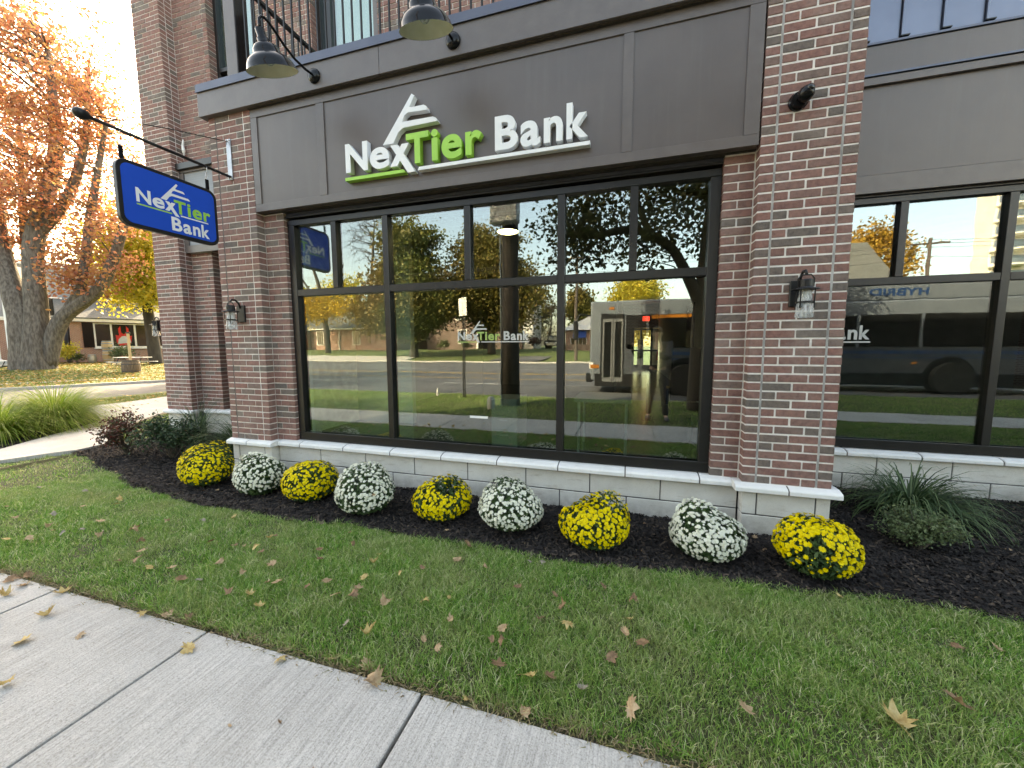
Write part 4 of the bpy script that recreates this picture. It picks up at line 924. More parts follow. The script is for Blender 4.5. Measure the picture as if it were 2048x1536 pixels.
# ================================================================== grasses and shrubs
def arching(name, loc, n_, L, w, mat, label, cat, spread=1.0, group=None, droop=1.0, lean=(0,0), segs=7, rbase=.08):
    x0, y0, z0 = loc; a = rng.uniform(0, 2*np.pi, n_); Ln = rng.uniform(.55, 1.05, n_)*L; el = np.radians(90-rng.uniform(4, 55, n_)*spread)
    b0 = np.stack([np.cos(a), np.sin(a)], 1)*rng.uniform(0, rbase, n_)[:,None]; dirx = np.cos(a)+lean[0]; diry = np.sin(a)+lean[1]; nn = np.hypot(dirx, diry)+1e-6; dirx, diry = dirx/nn, diry/nn
    T = np.linspace(0, 1, segs+1); V = np.empty((n_, (segs+1)*2, 3), np.float32)
    px = b0[:,0].copy(); py = b0[:,1].copy(); pz = np.zeros(n_); ang = el.copy(); dr = rng.uniform(.7, 1.5, n_)*droop
    for i, tt in enumerate(T):
        ww = w*(1-tt)**.6*rng.uniform(.8, 1.2, n_)+.0006
        V[:,2*i] = np.stack([px-diry*ww, py+dirx*ww, pz], 1); V[:,2*i+1] = np.stack([px+diry*ww, py-dirx*ww, pz], 1)
        st_ = Ln/segs; px += np.cos(ang)*dirx*st_; py += np.cos(ang)*diry*st_; pz = np.maximum(pz+np.sin(ang)*st_, .01); ang = ang-dr*(.15+.45*tt)*.75
    F = (np.arange(n_)*(segs+1)*2)[:,None,None]+np.array([[2*i, 2*i+1, 2*i+3, 2*i+2] for i in range(segs)])[None]
    t = empty(name, loc, label=label, cat=cat, group=group)
    link('blades', npmesh('blades', V.reshape(-1, 3), F.reshape(-1, 4), MATS[mat]), t, True); 
    MB().lathe([(0,.05), (rbase*.8,.03), (rbase, 0)], n=10).build('base_tuft', 'mum_heart', t, local=True); return t
leafmat('dark_blade', [(.030,.060,.024), (.050,.095,.035), (.085,.14,.055), (.16,.22,.10)], .25, .5); leafmat('lime_blade', [(.10,.20,.018), (.17,.28,.03), (.26,.34,.06), (.36,.38,.14)], .5, .5)
arching('ornamental_grass', (2.47, .80, .01), 560, .74, .0058, 'dark_blade', 'dark green arching grass clump in front of the right bay stone', 'grass clump', 1.05, None, 1.5, (.25,-.1), rbase=.15)
arching('ornamental_grass', (3.95, 1.0, .01), 320, .62, .0045, 'dark_blade', 'dark green grass clump cut by the right picture edge', 'grass clump', 1.2, None, 1.1)
arching('ornamental_grass', (-5.15, .55, .01), 700, .85, .004, 'dark_blade', 'dark green grass clump tucked beside the left pier', 'grass clump', 1.0, None, .95)
arching('ornamental_grass', (-6.6, .95, .01), 260, .9, .003, 'dark_blade', 'thin upright grass behind the leafy shrubs at the corner pier', 'grass clump', .7, None, .7)
arching('ornamental_grass', (-9.95, .12, .02), 1500, 1.05, .0055, 'lime_blade', 'pale lime grass clump nearest the left picture edge', 'grass clump', 1.1, None, 1.05, rbase=.2)
arching('ornamental_grass', (-10.35, .95, .02), 2200, 1.3, .0055, 'lime_blade', 'larger lime grass clump beside the bend of the path', 'grass clump', 1.15, None, 1.05, rbase=.25)
def shrub(name, loc, rx, ry, h, n_, leaf, mat, label, twigs=26, flat=.5, cat='shrub'):
    t = empty(name, loc, label=label, cat=cat); m_ = MB(); tips = []
    for k in range(twigs):
        a = R.uniform(0, 6.28); e = R.uniform(.2, 1); p = Vector((math.cos(a)*rx*e, math.sin(a)*ry*e, h*R.uniform(.55, 1.0)*(1-.35*e*e)))
        mid = Vector((p.x*.45, p.y*.45, p.z*.6)); m_.tube([(R.uniform(-.03, .03), R.uniform(-.03, .03), 0), mid, p], [.006, .004, .002], 5); tips += [(mid, p)]*1
    m_.build('stems', 'twig', t, local=True)
    i = rng.integers(0, len(tips), n_); s_ = rng.uniform(.1, 1.05, n_)[:,None]
    A_ = np.array([x[0][:] for x in tips])[i]; B_ = np.array([x[1][:] for x in tips])[i]; c = A_*(1-s_)+B_*s_+rng.normal(0, .035, (n_, 3))*np.array([rx/.3, ry/.3, h/.5]); c[:,2] = np.maximum(c[:,2], .02)
    u, v = rand_frames(n_, np.array([[0,0,.7]]), .9); z_ = rng.uniform(.7, 1.2, n_)[:,None]*leaf; V, F = quads_on(c, u*z_, v*z_*flat); link('foliage', npmesh('foliage', V, F, MATS[mat]), t, True); return t
leafmat('shrub_green', [(.020,.045,.022), (.035,.065,.030), (.055,.085,.042)], .2, .5); leafmat('shrub_red', [(.10,.03,.025), (.05,.05,.025), (.16,.04,.035), (.04,.06,.03)], .25, .5); leafmat('boxwood', [(.07,.105,.045), (.11,.15,.065), (.17,.21,.10)], .2, .5)
shrub('shrub', (-6.85,.15,.02), .42, .36, .62, 1800, .024, 'shrub_red', 'reddish thin leafy shrub at the left end of the mulch bed')
shrub('shrub', (-5.95,.18,.02), .46, .42, .66, 3200, .024, 'shrub_green', 'dark green leafy shrub between the red shrub and left pier')
shrub('boxwood_shrub', (2.12,.10,.01), .30, .22, .33, 3800, .013, 'boxwood', 'small grey green boxwood in front of the dark grass clump', 40)
leafmat('ground_orange', [(.35,.16,.04), (.25,.09,.03), (.40,.25,.06)], .3, .6)
shrub('twiggy_shrub', (-12.4,-.55,.0), .5, .5, .95, 260, .03, 'ground_orange', 'bare twiggy shrub at the left picture edge beside the grass', 30)

# ================================================================== fallen leaves
LOBES = [(0,-.55),(.10,-.42),(.34,-.52),(.30,-.36),(.62,-.28),(.44,-.10),(.78,.12),(.46,.18),(.56,.50),(.24,.36),(.16,.62),(0,.98),(-.16,.62),(-.24,.36),(-.56,.50),(-.46,.18),(-.78,.12),(-.44,-.10),(-.62,-.28),(-.30,-.36),(-.34,-.52),(-.10,-.42)]
def leafcol(name, a, b2, c):
    m_, n, l, b, o = nm(name); v = coords(n, l)
    k = ramp(n, l, noise(n, l, v, 2.2, 5, .7).outputs[0], [(.32, a), (.52, b2), (.70, c)]); l.new(k, b.inputs['Base Color']); b.inputs['Roughness'].default_value = .7; b.inputs['Specular IOR Level'].default_value = .25
    tr = n.new('ShaderNodeBsdfTranslucent'); l.new(k, tr.inputs[0]); mx = n.new('ShaderNodeMixShader'); mx.inputs[0].default_value = .2; l.new(b.outputs[0], mx.inputs[1]); l.new(tr.outputs[0], mx.inputs[2]); l.new(mx.outputs[0], o.inputs[0]); MATS[name] = m_
leafcol('leaf_tan', (.28,.17,.095), (.45,.31,.185), (.55,.42,.28)); leafcol('leaf_yellow', (.34,.20,.075), (.54,.40,.17), (.62,.50,.27)); leafcol('leaf_brown', (.13,.08,.05), (.27,.165,.095), (.38,.25,.155)); leafcol('leaf_grey', (.20,.175,.135), (.30,.265,.21), (.38,.34,.28))
def leaf_mesh(mat, curl, seed):
    q = random.Random(seed); m_ = MB(); ax = q.uniform(0, 3.14); ca, sa = math.cos(ax), math.sin(ax); asp = q.uniform(.7, 1.05)
    def bend(x, y):
        x *= asp; d = x*ca+y*sa; e = -x*sa+y*ca
        z = curl*.5*d*d+curl*.22*math.sin(e*3.2+seed)+.06*math.sin(x*7+seed)*math.cos(y*5); k = 1-curl*.18*abs(d); return (x*k, y*k, z+.02)
    pts = [(x*q.uniform(.88, 1.08), y*q.uniform(.9, 1.06)) for x, y in LOBES]; n_ = len(pts)
    V = [bend(0, -.12)]+[bend(x*.5, (y+.12)*.5-.12) for x, y in pts]+[bend(*p) for p in pts]
    F = [(0, 1+i, 1+(i+1) % n_) for i in range(n_)]+[(1+i, 1+n_+i, 1+n_+(i+1) % n_, 1+(i+1) % n_) for i in range(n_)]
    m_.add(V, F); zs = bend(0, -.5)[2]; m_.tube([(0,-.30*1,bend(0,-.3)[2]), (.02,-.75,zs+.02), (.07,-1.15,zs+.08)], [.018,.014,.012], 4)
    zmin = min(p[2] for p in m_.v); m_.v = [(x, y, z-zmin) for x, y, z in m_.v]
    return m_.mesh('fallen_leaf', mat, sm=True)
LM = {c: [leaf_mesh('leaf_'+c, cu, i*3+j) for j, cu in enumerate((.5, .9, 1.5, -.6, 1.1))] for i, c in enumerate(('tan', 'yellow', 'brown', 'grey'))}
SIDE_L = [(-2.92,-2.297,'yellow',.075),(-2.757,-2.45,'yellow',.07),(-2.546,-2.345,'tan',.045),(-2.46,-2.609,'yellow',.065),(-1.935,-2.255,'yellow',.075),(-1.472,-2.18,'yellow',.055),(-2.427,-2.15,'yellow',.07),(-2.30,-2.115,'tan',.055),(-2.162,-2.105,'brown',.05),
          (-1.07,-2.10,'tan',.075),(-.99,-2.165,'tan',.085),(-.585,-2.12,'yellow',.03),(-.344,-2.11,'tan',.045),(-3.10,-2.16,'yellow',.075),(-3.57,-2.18,'brown',.07),(-3.379,-2.27,'yellow',.075),(-3.42,-2.19,'tan',.07),(-3.54,-2.12,'brown',.07),(-1.253,-2.11,'tan',.035)]
SIDE_LAB = ['narrow curled yellow leaf on the left slab, farther from the corner', 'curled golden leaf on the left slab, middle of three', 'small tan leaf alone on the slab near the left joint', 'golden leaf cut by the left edge on the pavement', 'golden maple leaf lying across the middle pavement joint',
            'golden folded leaf at the pavement edge between two joints', 'yellow leaf with dark edges at the grass border of the pavement', 'tan leaf hanging over the pavement edge beside a dark edged one', 'small brown curled leaf in the gap along the pavement edge',
            'pinkish tan leaf under another at the pavement edge', 'large tan maple leaf on top of another at the pavement edge', 'tiny golden leaf at the pavement edge near the right joint', 'small tan leaf at the grass edge right of the last joint', 'golden leaf at the far left pavement joint by the grass',
            'dark brown leaf in the pile at the far left pavement corner', 'flat yellow leaf below the pile at the left picture edge', 'tan leaf in the middle of the far left pile', 'brown leaf at the back of the far left pile', 'tan scrap of leaf on the soil edge left of the large pair']
def place_leaf(x, y, z, col, size, label, group, tilt=.25):
    o = bpy.data.objects.new('fallen_leaf', R.choice(LM[col])); COL.objects.link(o); o.scale = (size, size*R.uniform(.55, 1.0), size*R.uniform(.7, 1.25)); o.location = (x, y, z); o.rotation_euler = (R.gauss(0, tilt), R.gauss(0, tilt), R.uniform(0, 6.28))
    return tag(o, label, 'leaf', group)
for (x, y, c, s_), lb in zip(SIDE_L, SIDE_LAB): place_leaf(x, y, .127, c, s_*.88, lb, 'fallen leaves on the pavement', .06)
LAWN_L = [(-5.82,-1.127),(-5.268,-1.035),(-4.489,-1.198),(-3.577,-1.34),(-4.57,-1.561),(-4.27,-1.725),(-3.963,-1.669),(-3.678,-1.708),(-3.554,-1.574),(-3.278,-1.682),(-3.035,-1.832),(-4.78,-1.694),(-2.868,-1.485),(-2.633,-1.497),(-2.569,-1.474),(-2.463,-1.478),(-2.544,-1.294),(-2.486,-1.709),(-2.16,-1.613),(-2.709,-1.841),(-2.532,-1.906),(-2.229,-1.76),(-1.946,-1.768),(-1.751,-1.742),(-1.679,-1.665),(-2.07,-1.002),(-1.898,-1.172),(-2.043,-1.338),(-1.572,-1.373),(-1.499,-1.557),(-1.324,-1.451),(-1.431,-1.739),(-1.23,-1.753),(-1.027,-1.679),(-1.173,-1.962),(-1.312,-1.935),(-.89,-1.92),(-.803,-1.95),(-1.103,-.90),(-.588,-1.353),(-.517,-.98),(-.303,-1.471),(-.11,-1.166),(.022,-1.589),(-.256,-1.608),(-.579,-1.827),(-.529,-1.828),(-.557,-1.741),(-.355,-1.973),(-.278,-1.95),(-.141,-1.969),(-.037,-1.769),(.047,-2.002),(.102,-1.635),(.042,-1.465),(.464,-1.882),(1.24,-.80),(.985,-1.771),(1.272,-1.603),(1.546,-1.168),(1.732,-1.11),(-.506,-1.953),(-2.406,-.93),(-5.223,-1.57),(-4.127,-1.874),(-1.533,-1.762),(-1.857,-1.956)]
LAWN_L += [(R.uniform(-5.2, .2), R.uniform(-2.04, -1.0)) for _ in range(30)]
LC = {15: ('yellow', .055), 34: ('yellow', .06), 38: ('brown', .055), 33: ('yellow', .05), 28: ('yellow', .045), 57: ('yellow', .075), 58: ('brown', .075), 31: ('brown', .05), 16: ('yellow', .05), 13: ('brown', .05), 9: ('brown', .05), 10: ('brown', .055), 35: ('grey', .045), 43: ('tan', .05), 52: ('tan', .06), 8: ('tan', .05), 30: ('yellow', .03)}
recs = []
for i, (x, y) in enumerate(LAWN_L):
    c, s_ = LC.get(i, (R.choice(('tan','tan','tan','yellow','yellow','brown','brown','grey')), R.choice((.032,.038,.042,.048))))
    k = min(range(9), key=lambda j: abs((MUMS[j][0]+.06)*((y+3.415)/(MUMS[j][1]+3.415))-x))
    band = 'near the mulch edge' if y > -1.12 else ('in mid lawn' if y > -1.66 else 'near the pavement side')
    recs.append((x, y, c, s_, (('large' if s_ > .052 else 'small' if s_ < .04 else 'curled'), c, band, k)))
from collections import defaultdict
gq = defaultdict(list)
for i, r_ in enumerate(recs): gq[r_[4]].append(i)
for key, ids in gq.items():
    ids.sort(key=lambda i: recs[i][0]/(recs[i][1]+3.415)); size_, c, band, k = key
    wh = f'before the {ORD[k]} mum'
    for j, i in enumerate(ids):
        pos = '' if len(ids) == 1 else ('left ' if j == 0 else 'right ' if j == len(ids)-1 else 'middle ' if len(ids) == 3 else ORD[j]+' ')
        x, y, c, s_, _ = recs[i]
        place_leaf(x, y, gz(x, y)+.038, c, s_*1.14, f'{pos}{size_} {c} leaf {band} {wh}', 'fallen leaves on the lawn', .2)
MUL_L = [(-4.142,-.534,'tan','tan leaf on the mulch right of the first yellow mum'),(-6.666,-.30,'yellow','yellow leaf on the mulch under the red shrub, nearer the path'),(-6.025,-.40,'tan','tan leaf on the mulch below the dark green shrub'),(.178,-.06,'brown','brown leaf against the stone base right of the large round yellow mum'),(1.005,-.071,'tan','small tan leaf on the mulch at the foot of the right pier'),(.143,-.533,'brown','brown leaf on the mulch between the last round yellow and full white mum'),(1.0,-.30,'brown','curled brown leaf between the two rightmost mums'),(2.74,.245,'tan','pale curled leaf on the bare mulch at the right'),(-1.40,-.65,'tan','tan scrap of leaf on the mulch below the ragged yellow mum'),(-5.633,-.52,'grey','greyish leaf on the mulch edge left of the first mum')]
for x, y, c, lb in MUL_L: place_leaf(x, y, mulch_z(x, y)+.012, c, .034, lb, 'fallen leaves on the mulch')
place_leaf(-2.082, -.676, .258, 'tan', .036, 'dry tan leaf caught on the front of the fourth mum from the left', None, .1).rotation_euler = Vector((.55, -.65, .5)).to_track_quat('Z', 'Y').to_euler()
for x, y, c, s_, lb in ((-1.393,-2.47,'tan',.020,'tiny tan leaf scrap alone on the middle slab'), (-1.225,-2.406,'brown',.022,'tiny brown leaf scrap right of the tan scrap on the middle slab'), (-.98,-2.50,'brown',.014,'small brown crumb on the slab nearest the bottom edge')): place_leaf(x, y, .127, c, s_, lb, 'fallen leaves on the pavement', .05).scale.y = s_*.35

# ================================================================== trees
def leafcloud(c, per, sig, size, mat, parent, asp=.62, drop=0):
    n_ = len(c)*per; P = np.repeat(c, per, 0)+rng.normal(size=(n_, 3))*sig
    if drop: P[:,2] -= np.abs(rng.normal(size=n_))*drop
    u, v = rand_frames(n_, np.array([[0,0,.35]]), 1.0); s_ = rng.uniform(.6, 1.25, n_)[:,None]*size
    V, F = quads_on(P, u*s_, v*s_*asp); return link('crown', npmesh('crown', V, F, MATS[mat]), parent)
def tree(name, label, base, stems, ells, nc, per, sig, leaf, mat, bark='bark_dark', group=None, drop=0, twig=.035, cat='tree', kinks=1, sides=10, hollow=.25):
    t = empty(name, base, label=label, cat=cat, group=group); m_ = MB(); B0 = np.array(base, float); pts = []
    for P, rads in stems:
        P = [np.array(p, float)+B0 for p in P]; fine = []; fr = []
        for i in range(len(P)-1):
            k = 5
            for j in range(k):
                s_ = j/k; a, b2, c2, d2 = P[max(i-1,0)], P[i], P[i+1], P[min(i+2, len(P)-1)]
                q_ = .5*((2*b2)+(c2-a)*s_+(2*a-5*b2+4*c2-d2)*s_*s_+(3*b2-a-3*c2+d2)*s_**3); fine.append(q_); fr.append(rads[i]*(1-s_)+rads[i+1]*s_)
        fine.append(P[-1]); fr.append(rads[-1]); m_.tube(fine, fr, sides*2 if sides > 12 else sides, rough=.045 if sides > 12 else 0); pts += [(q_, r_) for q_, r_ in zip(fine, fr)][4:]
    Q = np.array([p[0] for p in pts]); QR = np.array([p[1] for p in pts]); C_ = []
    w = np.array([e[3]*e[4]*e[5] for e in ells], float); w /= w.sum()
    for _ in range(nc):
        e = ells[rng.choice(len(ells), p=w)]; d = rng.normal(size=3); d /= np.linalg.norm(d); rr_ = (hollow+(1-hollow)*rng.uniform())**.55
        C_.append(B0+np.array(e[:3])+d*rr_*np.array(e[3:]))
    C_ = np.array(C_)
    L2 = []
    for c in C_:
        dd = np.linalg.norm(Q-c, axis=1)+np.maximum(Q[:,2]-c[2]+.3, 0)*1.5; i = int(dd.argmin()); p = Q[i]; mid = (p+c)/2+rng.normal(0, .12, 3)*np.linalg.norm(c-p)*.6+np.array([0,0,.08*np.linalg.norm(c-p)])
        r_ = min(QR[i]*.55, twig*(.5+np.linalg.norm(c-p)*.22)); m_.tube([p, (p+mid)/2+rng.normal(0, .03, 3), mid, (mid+c)/2+rng.normal(0, .06, 3), c], [r_, r_*.8, r_*.6, r_*.4, r_*.2], 5, cap=False); L2.append((mid+c)/2)
        for _ in range(kinks):
            e = c+rng.normal(0, 1, 3)*np.array(sig)*1.3; m_.tube([(mid+c)/2, (mid+c)/4+e/2+rng.normal(0,.05,3), e], [r_*.4, r_*.25, r_*.1], 4, cap=False)
    m_.build('trunk', bark, t, sm=True)
    if per: leafcloud(np.concatenate([C_, np.array(L2)]) if kinks else C_, per, np.array(sig), leaf, mat, t, drop=drop)
    return t
leafmat('maple_orange', [(.38,.135,.085), (.45,.19,.095), (.50,.26,.105), (.40,.14,.10), (.52,.31,.12)], .42, .6); leafmat('maple_gold', [(.50,.40,.05), (.58,.46,.08), (.34,.36,.05), (.62,.52,.12)], .5, .55)
leafmat('maple_gold2', [(.34,.21,.04), (.42,.26,.05), (.30,.16,.04)], .35, .55); leafmat('oak_green', [(.055,.080,.018), (.080,.105,.022), (.115,.13,.030), (.15,.135,.035)], .3, .55, .13, (.20,.125,.035)); leafmat('oak_bronze', [(.10,.095,.022), (.14,.115,.028), (.085,.09,.022), (.19,.125,.035)], .3, .55)
leafmat('shade_green', [(.030,.040,.010), (.050,.060,.016), (.08,.07,.02)], .25, .5); leafmat('locust_yellow', [(.55,.36,.03), (.62,.44,.05), (.45,.30,.04)], .4, .55)
tree('maple_tree', 'huge orange maple with forked grey trunk at the left', (-33.2,10.05,.02),
     [([(-.35,-.1,-.3),(-.42,-.1,1.2),(-.8,0,3.6),(-2.0,.1,6.7),(-3.4,.6,11),(-4.4,.8,15)], [.82,.62,.52,.42,.28,.12]),
      ([(.30,.1,-.3),(.26,.1,1.4),(.12,.3,3.6),(-.2,.7,7.8),(.8,1.6,13),(.2,2,19)], [.80,.60,.48,.42,.30,.10]),
      ([(.55,.3,.5),(1.3,.75,3.1),(3.1,1.5,4.7),(4.0,1.9,6.2),(4.9,2.5,9.6),(5.4,2.6,12)], [.40,.36,.30,.27,.18,.07]),
      ([(.6,.4,1.4),(1.9,1.0,4.0),(2.6,1.2,5.2),(3.0,1.8,9.5),(4.0,2.4,14.5)], [.30,.26,.22,.20,.08]),
      ([(-.25,.8,8.0),(1.5,1.6,10.4),(2.6,2.1,13.8),(3.0,2.3,17.5)], [.30,.24,.17,.07]), ([(-2.0,.1,6.7),(-4.6,-.6,8.4),(-6.6,-1.0,10.5)], [.28,.2,.08]), ([(-.4,.5,5.5),(-2.2,1.2,9),(-2.4,1.6,15)], [.26,.2,.08])],
     [(0,1.4,15,6.2,4.6,8.0), (3.2,1.9,7.8,3.4,3.0,2.6), (-4.2,.2,10,4.2,3.4,4.2), (2.0,1.6,5.4,2.4,2.0,1.1)], 290, 50, (.56,.56,.40), .115, 'maple_orange', 'bark', twig=.05, sides=16, hollow=.1)
tree('maple_tree', 'yellow leaved tree behind the barrel planter, half hidden by the building', (-32.9,15.95,.30), [([(0,0,-.2),(-.25,.05,2.2),(-.5,.1,4.4),(-.2,.2,8)], [.42,.36,.30,.14])],
     [(-.4,0,8.2,3.4,3.0,3.4), (1.2,-.5,5.2,2.4,2.0,1.4), (-1.6,-.4,5.0,1.8,1.6,1.2)], 110, 80, (.5,.5,.4), .12, 'maple_gold', 'bark_dark', twig=.04, kinks=1)
tree('background_tree', 'golden tree far beyond the orange maple', (-62,30,.3), [([(0,0,0),(0,0,5),(.4,0,9)], [.4,.3,.15])], [(0,0,9,7,6,6)], 80, 60, (1.0,1.0,.8), .25, 'maple_gold')
# across the road (seen in the glass)
G2 = 'trees across the road'
tree('shade_tree', 'big green and bronze tree in the middle of the window reflection', (-23.9,-36,.35), [([(0,0,-.2),(.05,0,2),(.2,0,5),(.1,0,11)], [.55,.42,.34,.15])],
     [(-.6,0,6.6,6.6,5,4.4), (-.2,0,11.4,4.0,3.6,4.0), (2.6,.4,6.4,4.0,3.6,3.2), (-4.5,.4,5.2,3.4,3,2.4)], 230, 80, (.75,.75,.6), .21, 'oak_green', group=G2)
tree('shade_tree', 'brown green tree behind the utility pole in the reflection', (-15.9,-40.5,.8), [([(0,0,-.2),(0,0,3),(.3,0,7),(0,0,12)], [.5,.42,.3,.12])],
     [(0,0,8.6,5.6,4.6,6.2), (2.6,.5,6.2,3.6,3,3.6), (-3,.2,6.6,3.2,3,3.4)], 200, 80, (.75,.75,.6), .21, 'oak_bronze', group=G2)
tree('honey_locust', 'thin yellow leaved tree before the low brick house in the reflection', (-40.6,-41,.7), [([(0,0,-.2),(-.2,0,3.5),(-.8,0,8),(-2.2,0,13),(-2.6,0,17)], [.42,.34,.26,.16,.06]), ([(-.3,0,4),(1.5,.2,8),(3.4,.2,12)], [.22,.15,.05]), ([(-.5,0,6),(-3,0,9),(-5,0,12)], [.2,.14,.05])],
     [(-3.0,0,7.2,4.2,3,2.0), (2.4,.3,7.0,3.0,2.4,1.8), (-6,.2,6.0,2.4,2,1.4)], 90, 46, (.7,.7,.35), .17, 'locust_yellow', 'bark_dark', group=G2, drop=.7)
tree('bare_tree', 'leafless twiggy tree against the sky at the left of the reflection', (-38.2,-47,1.0), [([(0,0,0),(.2,0,6),(1.0,0,13),(1.6,0,19)], [.4,.3,.2,.06]), ([(.3,0,7),(3,0,13),(4,0,18)], [.2,.12,.04])], [(1.5,0,17,5.5,4,5.5), (3.5,0,13,3,3,3)], 90, 0, (1.0,1.0,.9), .1, 'locust_yellow', kinks=4, twig=.05, group=G2)
tree('bare_tree', 'bare grey brush beside the driveway in the reflection', (-11.8,-55,1.0), [([(0,0,0),(.3,0,3),(.5,0,6)], [.25,.18,.06])], [(0,0,5,3.2,2.4,4.2)], 80, 3, (.8,.8,.8), .18, 'oak_bronze', kinks=4, twig=.05, group=G2)
tree('street_tree', 'dark tree with heavy curved limb at the right of the window reflection', (1.52,-5.35,.11),
     [([(0,0,-.1),(-.02,0,1.6),(0,-.05,2.6),(.15,-.1,5),(.3,-.2,8)], [.26,.20,.18,.13,.06]), ([(-.02,0,2.15),(-.32,.05,2.85),(-.75,.1,3.55),(-1.5,.15,3.92),(-2.35,.15,3.86),(-3.1,.1,4.05)], [.13,.115,.10,.085,.07,.04]),
      ([(.05,-.05,3.0),(.9,-.2,4.2),(2.0,-.3,5.2)], [.11,.09,.04]), ([(-1.1,.12,3.75),(-1.4,.1,4.5),(-1.7,0,5.6)], [.07,.06,.03])],
     [(-1.3,.0,4.5,2.6,1.35,.85), (-2.5,-.1,3.75,1.6,1.2,.75), (.6,-.4,5.6,3.0,1.5,2.0), (-.9,.1,3.25,1.3,.9,.45), (1.6,-.3,4.4,1.5,1.2,1.0)], 210, 40, (.27,.27,.20), .062, 'shade_green', twig=.02, kinks=1, hollow=.05)
tree('shade_tree', 'small rounded green tree beside the white roofed shop in the reflection', (-7.7,-60,1.0), [([(0,0,0),(0,0,3),(0,0,7)], [.3,.22,.1])], [(0,0,6.6,2.2,2.2,3.2)], 50, 60, (.6,.6,.6), .25, 'oak_green', group=G2)
tree('shade_tree', 'yellow green tree rising behind the bus in the reflection', (1.2,-72,1.0), [([(0,0,0),(0,0,5),(0,0,10)], [.4,.3,.1])], [(0,0,9.6,4.8,4,3.6), (-3,0,8,2.4,2,2)], 90, 60, (.9,.9,.7), .26, 'maple_gold', group=G2)
tree('maple_tree', 'orange gold tree behind the grey roof in the right window reflection', (25.2,-46,1.0), [([(0,0,0),(0,0,5),(0,0,11)], [.4,.3,.1])], [(0,0,9.6,4.2,3.4,4.0), (-2,0,8,2.6,2.4,2.6)], 90, 50, (.7,.7,.6), .2, 'maple_gold2', group=G2)
for k, (x, y, s_) in enumerate(((-70,-62,1), (-58,-66,1.1), (-29,-70,1.2), (-20,-74,1.1), (36,-75,.8), (74,-70,.8), (-86,-55,1.1))):
    tree('background_tree', ['golden background tree at the far left of the reflection', 'golden background tree left of the low brick house roof', 'bronze background tree behind the dark brick house', 'bronze background tree right of the dark brick house', 'bronze background tree right of the tower foot', 'golden background tree far right beyond the bus', 'bronze background tree at the very far left'][k], (x, y, 1),
         [([(0,0,0),(0,0,5),(0,0,9)], [.4,.3,.1])], [(0,0,8*s_,5.5*s_,4.5,5.5*s_)], 60, 50, (1.0,1.0,.9), .34, 'maple_gold' if k in (0,1,5) else 'oak_bronze', group='background trees across the road')
tree('maple_tree', 'bright yellow tree outside the rear glass door', (.9,27,0), [([(0,0,0),(0,0,2.4),(0,0,6)], [.25,.2,.1])], [(0,0,4.6,3,2.4,2.8)], 70, 70, (.5,.5,.4), .13, 'locust_yellow')
tree('street_tree', 'added golden tree out of view behind the building corner, shading the path', (-13.9,9.6,0), [([(0,0,0),(.1,0,2.4),(.2,0,5),(0,0,8)], [.22,.18,.13,.05])], [(0,0,6.2,3.0,2.8,3.2)], 80, 46, (.5,.5,.42), .11, 'maple_gold')  # added unseen tree; its crown dapples the path with shade
tree('maple_tree', 'tall orange maple added out of view behind the building corner to shade the path', (-19.6,13.9,.1), [([(0,0,0),(.1,0,3),(.2,0,7),(0,0,12)], [.34,.28,.2,.06])], [(0,0,9.4,3.6,3.4,4.2)], 120, 56, (.55,.55,.45), .13, 'maple_orange')  # added, never in view: keeps the sun off the path
tree('maple_tree', 'gold maple added out of view behind the building corner to shade the side road', (-22.6,16.2,.1), [([(0,0,0),(.1,0,3),(.2,0,6),(0,0,10)], [.30,.24,.16,.05])], [(-.2,0,7.4,2.9,2.8,3.6)], 100, 56, (.5,.5,.42), .13, 'maple_gold')  # unseen tree put in to shade the side road
# leaf litter on the far lawn
def litter(n_, x0, x1, y0, y1, zf, size, keep=None):
    x = rng.uniform(x0, x1, n_); y = rng.uniform(y0, y1, n_)
    if keep is not None: k = keep(x, y); x, y = x[k], y[k]
    n_ = len(x); u, v = rand_frames(n_, np.array([[0,0,1.0]]), .4); s_ = rng.uniform(.6, 1.2, n_)[:,None]*size; return quads_on(np.stack([x, y, zf(x, y)+.03], 1), u*s_, v*s_*.7)
leafmat('litter', [(.50,.24,.06), (.55,.36,.12), (.36,.16,.06), (.60,.46,.2)], .2, .7)
V, F = litter(9000, -42, -19, 3, 22, lambda x, y: farz(x, y), .075, lambda x, y: x < np.interp(y, sl[:,1], sl[:,0])-.3)
tag(link('leaf_litter', npmesh('leaf_litter', V, F, MATS['litter']), kind='stuff'), 'orange and yellow leaf litter under the maple across the side road', 'leaves')
V, F = litter(420, -15, -11.8, 2.5, 14, lambda x, y: 0*x+.02, .05)
tag(link('leaf_litter', npmesh('leaf_litter', V, F, MATS['litter']), kind='stuff'), 'scattered leaves on the grass strip and path by the side road', 'leaves')
x = rng.uniform(-42, -18, 60000); y = rng.uniform(-4, 22, 60000); k = x < np.interp(y, sl[:,1], sl[:,0])-.25; x, y = x[k], y[k]
leafmat('sunny_grass', [(.10,.13,.02), (.15,.17,.03), (.22,.20,.05)], .35, .6)
tag(blades('far_grass', x, y, farz(x, y)-.01, rng.uniform(.05, .10, len(x)), np.full_like(x, .013), rng.uniform(.2, 1, len(x)), 'sunny_grass'), 'yellow green grass under the maple across the side road', 'grass')
x = rng.uniform(-15.2, -12.3, 9000); y = rng.uniform(2.3, 12, 9000); k = ~inpoly(x, y, WALK) & ~inpoly(x, y, SIDE); x, y = x[k], y[k]
tag(blades('strip_grass', x, y, np.full_like(x, .01), rng.uniform(.04, .08, len(x)), np.full_like(x, .008), rng.uniform(.2, 1, len(x)), 'sunny_grass'), 'grass strip between the path and the side road', 'grass')

